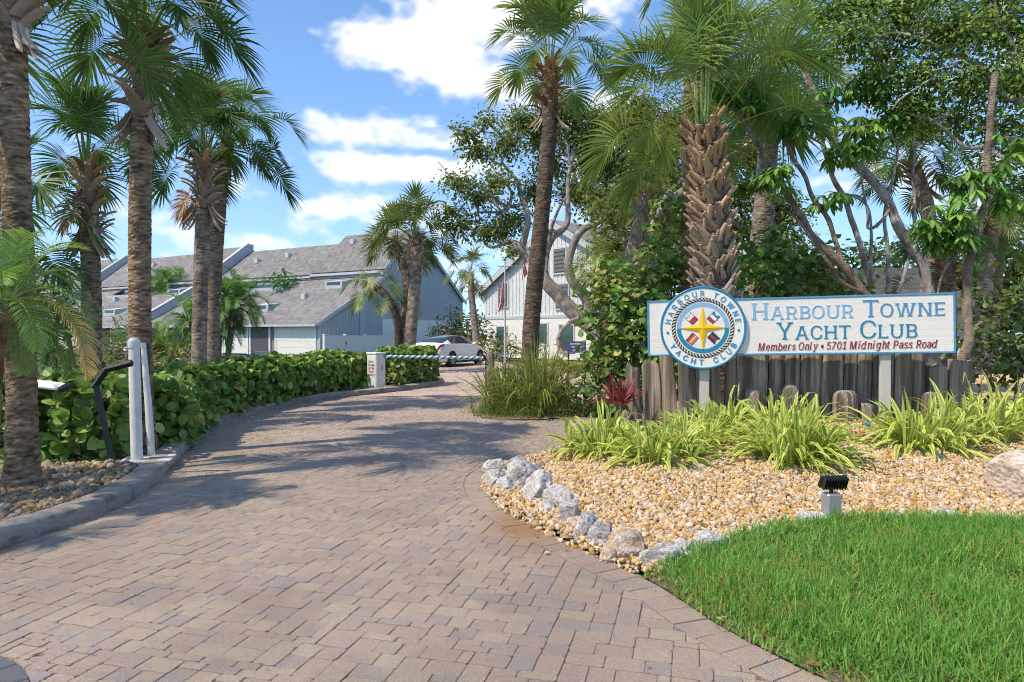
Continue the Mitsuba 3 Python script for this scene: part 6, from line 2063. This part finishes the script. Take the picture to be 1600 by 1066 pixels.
def hedge(label, path, width, height, seed, size, per, tm=ROUND, near=0, z0=.08, hvar=.12, cols=HEDGE_COLS, w=HW, layers=(0, .12, .28), name='sea_grape_hedge'):
    rng = np.random.default_rng(seed)
    k = thing(name, label, 'hedge', None)
    path = np.asarray(path, float)
    seg = np.linalg.norm(np.diff(path, axis=0), axis=1)
    S_ = np.concatenate([[0], np.cumsum(seg)])
    L = S_[-1]
    P_, N_, D_ = [], [], []
    for li, inset in enumerate(layers):
        wd, ht = width - 2 * inset, height - inset
        area = L * (2 * ht + wd) + 2 * wd * ht
        n = int(per * area * (1.0 if li == 0 else .8))
        s = rng.uniform(-wd * .35, L + wd * .35, n)
        u = rng.uniform(-(ht), wd + ht, n)       # unrolled profile: near side, top, far side
        sc = np.clip(s, 0, L)
        c = np.stack([np.interp(sc, S_, path[:, q]) for q in (0, 1)], -1)
        c2 = np.stack([np.interp(np.clip(sc + .05, 0, L), S_, path[:, q]) for q in (0, 1)], -1)
        c1 = np.stack([np.interp(np.clip(sc - .05, 0, L), S_, path[:, q]) for q in (0, 1)], -1)
        t = nrm(c2 - c1)
        nr = np.stack([t[:, 1], -t[:, 0]], -1)
        bump = .16 * (meshkit.fbm(np.column_stack([s * 1.5 + seed, u * 1.5, s * 0]), 3, seed) - .5) * 2
        endr = np.clip(1 - np.maximum(np.abs(s - sc) / (wd * .36), 0) ** 2, .03, 1) ** .5
        x = np.where(u < 0, wd / 2, np.where(u < wd, wd / 2 - u, -wd / 2)) * endr
        z = np.where(u < 0, ht + u, np.where(u < wd, ht, ht - (u - wd)))
        nn = np.where((u < 0)[:, None], np.column_stack([nr, 0 * s + .35]), np.where((u < wd)[:, None], np.array([0, 0, 1.0]), np.column_stack([-nr, 0 * s + .35])))
        nn = nn + np.column_stack([t * np.sign(s - sc)[:, None] * (np.abs(s - sc) > 0)[:, None], 0 * s])
        # round the shoulder
        edge = np.exp(-np.minimum(np.abs(u), np.abs(u - wd)) / .12)
        x = x * (1 - .16 * edge)
        z = z - .07 * edge
        off = bump + rng.normal(size=n) * .035
        hz = 1 + hvar * (meshkit.fbm(np.column_stack([s * .6 + seed * 2, s * 0, s * 0]), 2, seed + 2) - .5) * 2
        pos = np.column_stack([c + nr * x[:, None] + t * (s - sc)[:, None], z0 + z * hz]) + nrm(nn) * off[:, None]
        P_.append(pos)
        N_.append(nrm(nn))
    pos, nn = np.vstack(P_), np.vstack(N_)
    ok = pos[:, 2] > z0 + .02
    pos, nn = pos[ok], nn[ok]
    n = len(pos)
    nf = nrm(nn * .6 + rng.normal(size=(n, 3)) * .5 + [0, 0, .35])
    dd = nrm(rng.normal(size=(n, 3)) + nn * .4 + DOWN * .3)
    R = leaf_frames(nf, dd)
    sz = size * np.clip(np.exp(rng.normal(size=n) * .22), .55, 1.5)
    col = vary(rng, n, cols, .16, w)
    pos = pos - R[:, :, 0] * (sz * .5)[:, None]
    order = np.arange(n)
    if near:
        dist = np.linalg.norm(pos - [0, 0, EYE], axis=1) - 1.2 * (nn @ np.array([0, -.8, .5]))
        order = np.argsort(dist)
        big = order[:near]
        ps = R[big]
        for i in big:
            v, f, c = scatter(tm[0] * [1, rng.uniform(.8, 1.08), rng.choice([-.6, .5, 1.0, 1.8, 2.6])], tm[1], pos[i:i + 1], R[i:i + 1], sz[i:i + 1], col[i:i + 1])
            put('leaf', trimesh.Trimesh(v, f, process=False), 'leaf_gloss', k, color=c)
        order = order[near:]
    v, f, c = scatter(tm[0], tm[1], pos[order], R[order], sz[order], col[order])
    put('foliage', trimesh.Trimesh(v, f, process=False), 'leaf_gloss', k, color=c, kind='stuff')
    st = MB()
    for i in range(int(L * 22)):
        s = rng.uniform(0, L)
        c = np.array([np.interp(s, S_, path[:, q]) for q in (0, 1)])
        a = np.array([c[0] + rng.normal() * .15, c[1] + rng.normal() * .15, z0 - .02])
        b = a + np.array([rng.normal() * .16, rng.normal() * .16, height * rng.uniform(.6, .98)])
        st.tube([a, (a + b) / 2 + rng.normal(size=3) * .05, b], [.014, .010, .006], 5, cap=False)
    put('stems', st.mesh(), 'twig', k, kind='stuff')
    return k


hedge('near sea grape hedge with big round leaves between the leftmost trunk and the white posts', [(-6.3, 7.6), (-5.2, 7.75), (-4.75, 8.0)], 1.0, .86, 91, .135, 130, near=300)
hedge('long sea grape hedge following the kerb behind the white posts to the gate operator', [(-4.75, 8.75), (-5.15, 9.8), (-5.5, 11.4), (-5.45, 13.4), (-5.15, 15.3), (-4.85, 16.5), (-4.65, 17.6), (-4.5, 18.9)], 1.15, .82, 92, .13, 130, near=300)
hedge('short trimmed hedge right of the white gate operator', [(-3.35, 19.0), (-2.9, 19.7), (-2.75, 20.6)], 1.0, 1.0, 93, .13, 120, tm=ROUND_LOW)
hedge('low bright green plants at the foot of the gate operator', [(-4.3, 17.5), (-3.95, 17.7)], .4, .30, 94, .09, 160, tm=ROUND_LOW, layers=(0, .1), cols=((.10, .21, .03), (.14, .25, .04), (.08, .16, .03)), w=[.4, .3, .3], name='ground_plant', z0=.05)

# ================================================================== STRAP LEAVED PLANTS
def strap_plant(label, base, n, L, W, seed, edge, mid, name='variegated_lily', cat='plant', group=None, parts=True, spreadb=.10, droop=(.5, 1.7), el=(62, 18), nseg=6, mat='leaf', prof=None, fold=.3, mixcol=None):
    rng = np.random.default_rng(seed)
    k = thing(name, label, cat, group)
    az = rng.uniform(0, 2 * np.pi, n)
    e = np.radians(np.clip(rng.normal(el[0], el[1], n), 8, 88))
    d = np.stack([np.cos(az) * np.cos(e), np.sin(az) * np.cos(e), np.sin(e)], -1)
    rb = np.sqrt(rng.random(n)) * spreadb
    b = np.asarray(base) + np.column_stack([np.cos(az) * rb + rng.normal(size=n) * spreadb * .5, np.sin(az) * rb + rng.normal(size=n) * spreadb * .5, np.zeros(n) - .01])
    Ls = L * np.clip(rng.normal(1, .16, n), .55, 1.35)
    sw = rng.random(n)
    ee = np.clip(np.asarray(edge) * (1 + .15 * rng.normal(size=(n, 1))), .005, .9)
    mm = np.clip(np.asarray(mid) * (1 + .15 * rng.normal(size=(n, 1))), .005, .9)
    sw_ = (sw < .25)[:, None]
    ee, mm = np.where(sw_, mm, ee), np.where(sw_, ee, mm)
    up = np.tile([0, 0, 1.0], (n, 1)) + rng.normal(size=(n, 3)) * .25
    Ws = W * rng.uniform(.75, 1.2, n)
    dr_ = rng.uniform(*droop, n)
    pf_ = prof or (lambda t: np.interp(t, [0, .15, .5, .8, 1], [.6, .85, 1, .65, .03]))
    for i in range(n):
        v, f, c = blades(b[i:i + 1], d[i:i + 1], up[i:i + 1], Ls[i:i + 1], Ws[i:i + 1], dr_[i:i + 1], nseg, pf_, fold, ee[i:i + 1], mm[i:i + 1])
        put('leaf', trimesh.Trimesh(v, f, process=False), mat, k, color=c)
    return k


YE, GM = (.50, .49, .12), (.13, .20, .018)
for i, (px, py, z, n, L, lab) in enumerate([
    (948, 714, .10, 110, .62, 'yellow striped lily clump at the far left end of the gravel bed'),
    (1028, 732, .13, 120, .60, 'yellow striped lily clump nearest the driveway in front of the leftmost timbers'),
    (1085, 712, .16, 80, .58, 'small yellow striped lily clump squeezed below the left sign post'),
    (1135, 690, .20, 120, .66, 'yellow striped lily clump below the medallion'),
    (1240, 730, .16, 150, .68, 'large yellow striped lily clump left of the floodlight'),
    (1225, 695, .2, 80, .66, 'yellow striped lily clump against the planks behind the large clump'),
    (1440, 718, .16, 140, .66, 'yellow striped lily clump right of the right hand sign post'),
    (1520, 706, .18, 130, .70, 'yellow striped lily clump behind the boulder'),
    (1590, 690, .2, 120, .74, 'yellow striped lily clump at the right edge of the picture'),
]):
    p = G(px, py - 8, z)
    strap_plant(lab, (p[0], p[1], float(gz(p[0], p[1])) - .01), int(n * 1.5), L * .90, .056, 120 + i, YE, GM, group='yellow striped lilies in the gravel bed', el=(48, 25), droop=(.7, 2.3), spreadb=.22, fold=.16)
p = P(968, 630, 10.3)
tp = strap_plant('red leaved cordyline left of the timber wall', np.array([p[0], p[1], p[2]]), 44, .42, .06, 140, (.25, .035, .042), (.20, .05, .045), 'red_cordyline', 'plant', None, mat='vc_any', el=(48, 24), droop=(.2, 1.1), spreadb=.10)
v, f = tube([(p[0], p[1], .0), (p[0] + .02, p[1], .2), (p[0], p[1], p[2] + .03)], [.025, .02, .015], 8)
put('stem', trimesh.Trimesh(v, f, process=False), 'twig', tp)

# spiky clump on the island: young fan palms
for i, (px, d, h, n, pet, bl, lab) in enumerate([
    (842, 12.8, .12, 26, .75, .95, 'tall spiky long leaved clump in the middle of the driveway island'),
    (884, 13.9, .18, 11, .75, .62, 'taller young palm at the right of the driveway island'),
    (798, 13.3, .12, 18, .55, .8, 'lower spiky clump at the left edge of the driveway island')]):
    b = np.array([(px - CX) / F * d, d, .02])
    if i != 1:
        strap_plant(lab, b, 280, 1.3 if i == 0 else .95, .028, 150 + i, (.17, .185, .08), (.13, .155, .065), 'spiky_plant', 'plant', 'spiky plants on the driveway island', el=(64, 18), droop=(.5, 1.9), spreadb=.24)
        continue
    sabal(lab, [b, b + [0, 0, h * .5], b + [0, 0, h]], .09, .08, 150 + i, n=n, pet=pet, blade=bl, emin=8, nl=26, nseg=4, cols=((.12, .145, .06), (.15, .17, .075)), name='young_palm', group=None, cat='palm', droop=.9, heart=.05, sides=10, step=.05)
grng = np.random.default_rng(8)
n = 2600
xy = np.column_stack([grng.normal(.35, .42, n), grng.normal(12.75, .35, n)])
az, el = grng.uniform(0, 6.28, n), np.radians(grng.normal(62, 16, n))
v, f, c = blades(np.column_stack([xy, np.full(n, .02)]), np.stack([np.cos(az) * np.cos(el), np.sin(az) * np.cos(el), np.sin(el)], -1), np.tile([0, 0, 1.0], (n, 1)), grng.uniform(.15, .42, n), .011, grng.uniform(.3, 1.4, n), 3, PROF_GRASS, .2, vary(grng, n, [(.05, .10, .025), (.08, .14, .03), (.15, .15, .05)], .15))
put('island_grass', trimesh.Trimesh(v, f, process=False), 'grass_blade', color=c, kind='stuff', label='tufts of grass round the spiky palms on the driveway island', cat='grass')
# fallen leaves
lrng = np.random.default_rng(3)
for i, (px, py, lab) in enumerate([(1262, 1046, 'brown fallen leaf on the bare soil at the lawn edge'), (1205, 840, None), (1045, 822, None)][:1]):
    p = G(px, py, .02)
    v, f, c = scatter(OVAL[0], OVAL[1], np.array([p + [0, 0, .015]]), leaf_frames(np.array([[.1, -.1, 1.0]]), np.array([[1.0, .3, 0]])), np.array([.09]), np.array([[.30, .14, .05]]))
    put('fallen_leaf', trimesh.Trimesh(v, f, process=False), 'vc', color=c, label=lab, cat='leaf')

litter_n = 260
lx = np.vstack([sample_poly(Polygon([(-3.3, 3.4), (-3.1, 3.4), (-3.35, 6.2), (-4.3, 9.6), (-4.6, 12), (-4.8, 12), (-4.4, 9.3), (-3.5, 6.4)]), 90, lrng),
                sample_poly(LineString([tuple(p) for p in BED[(BED[:, 1] > 2.6) & (BED[:, 1] < 8.4)]]).buffer(.16), 110, lrng), sample_poly(ROAD.intersection(sbox(-4, 3, 3, 11)), 60, lrng)])
lc = vary(lrng, len(lx), [(.28, .15, .06), (.36, .23, .10), (.20, .12, .06), (.40, .32, .14)], .2)
v, f, c = scatter(LONG[0], LONG[1], np.column_stack([lx, lrng.uniform(.008, .03, len(lx))]), leaf_frames(np.column_stack([lrng.normal(size=(len(lx), 2)) * .3, np.ones(len(lx))]), lrng.normal(size=(len(lx), 3))), lrng.uniform(.02, .055, len(lx)), lc)
put('leaf_litter', trimesh.Trimesh(v, f, process=False), 'vc', color=c, kind='stuff', label='scattered dry brown leaf scraps along the kerb and the bed edge', cat='leaf litter')
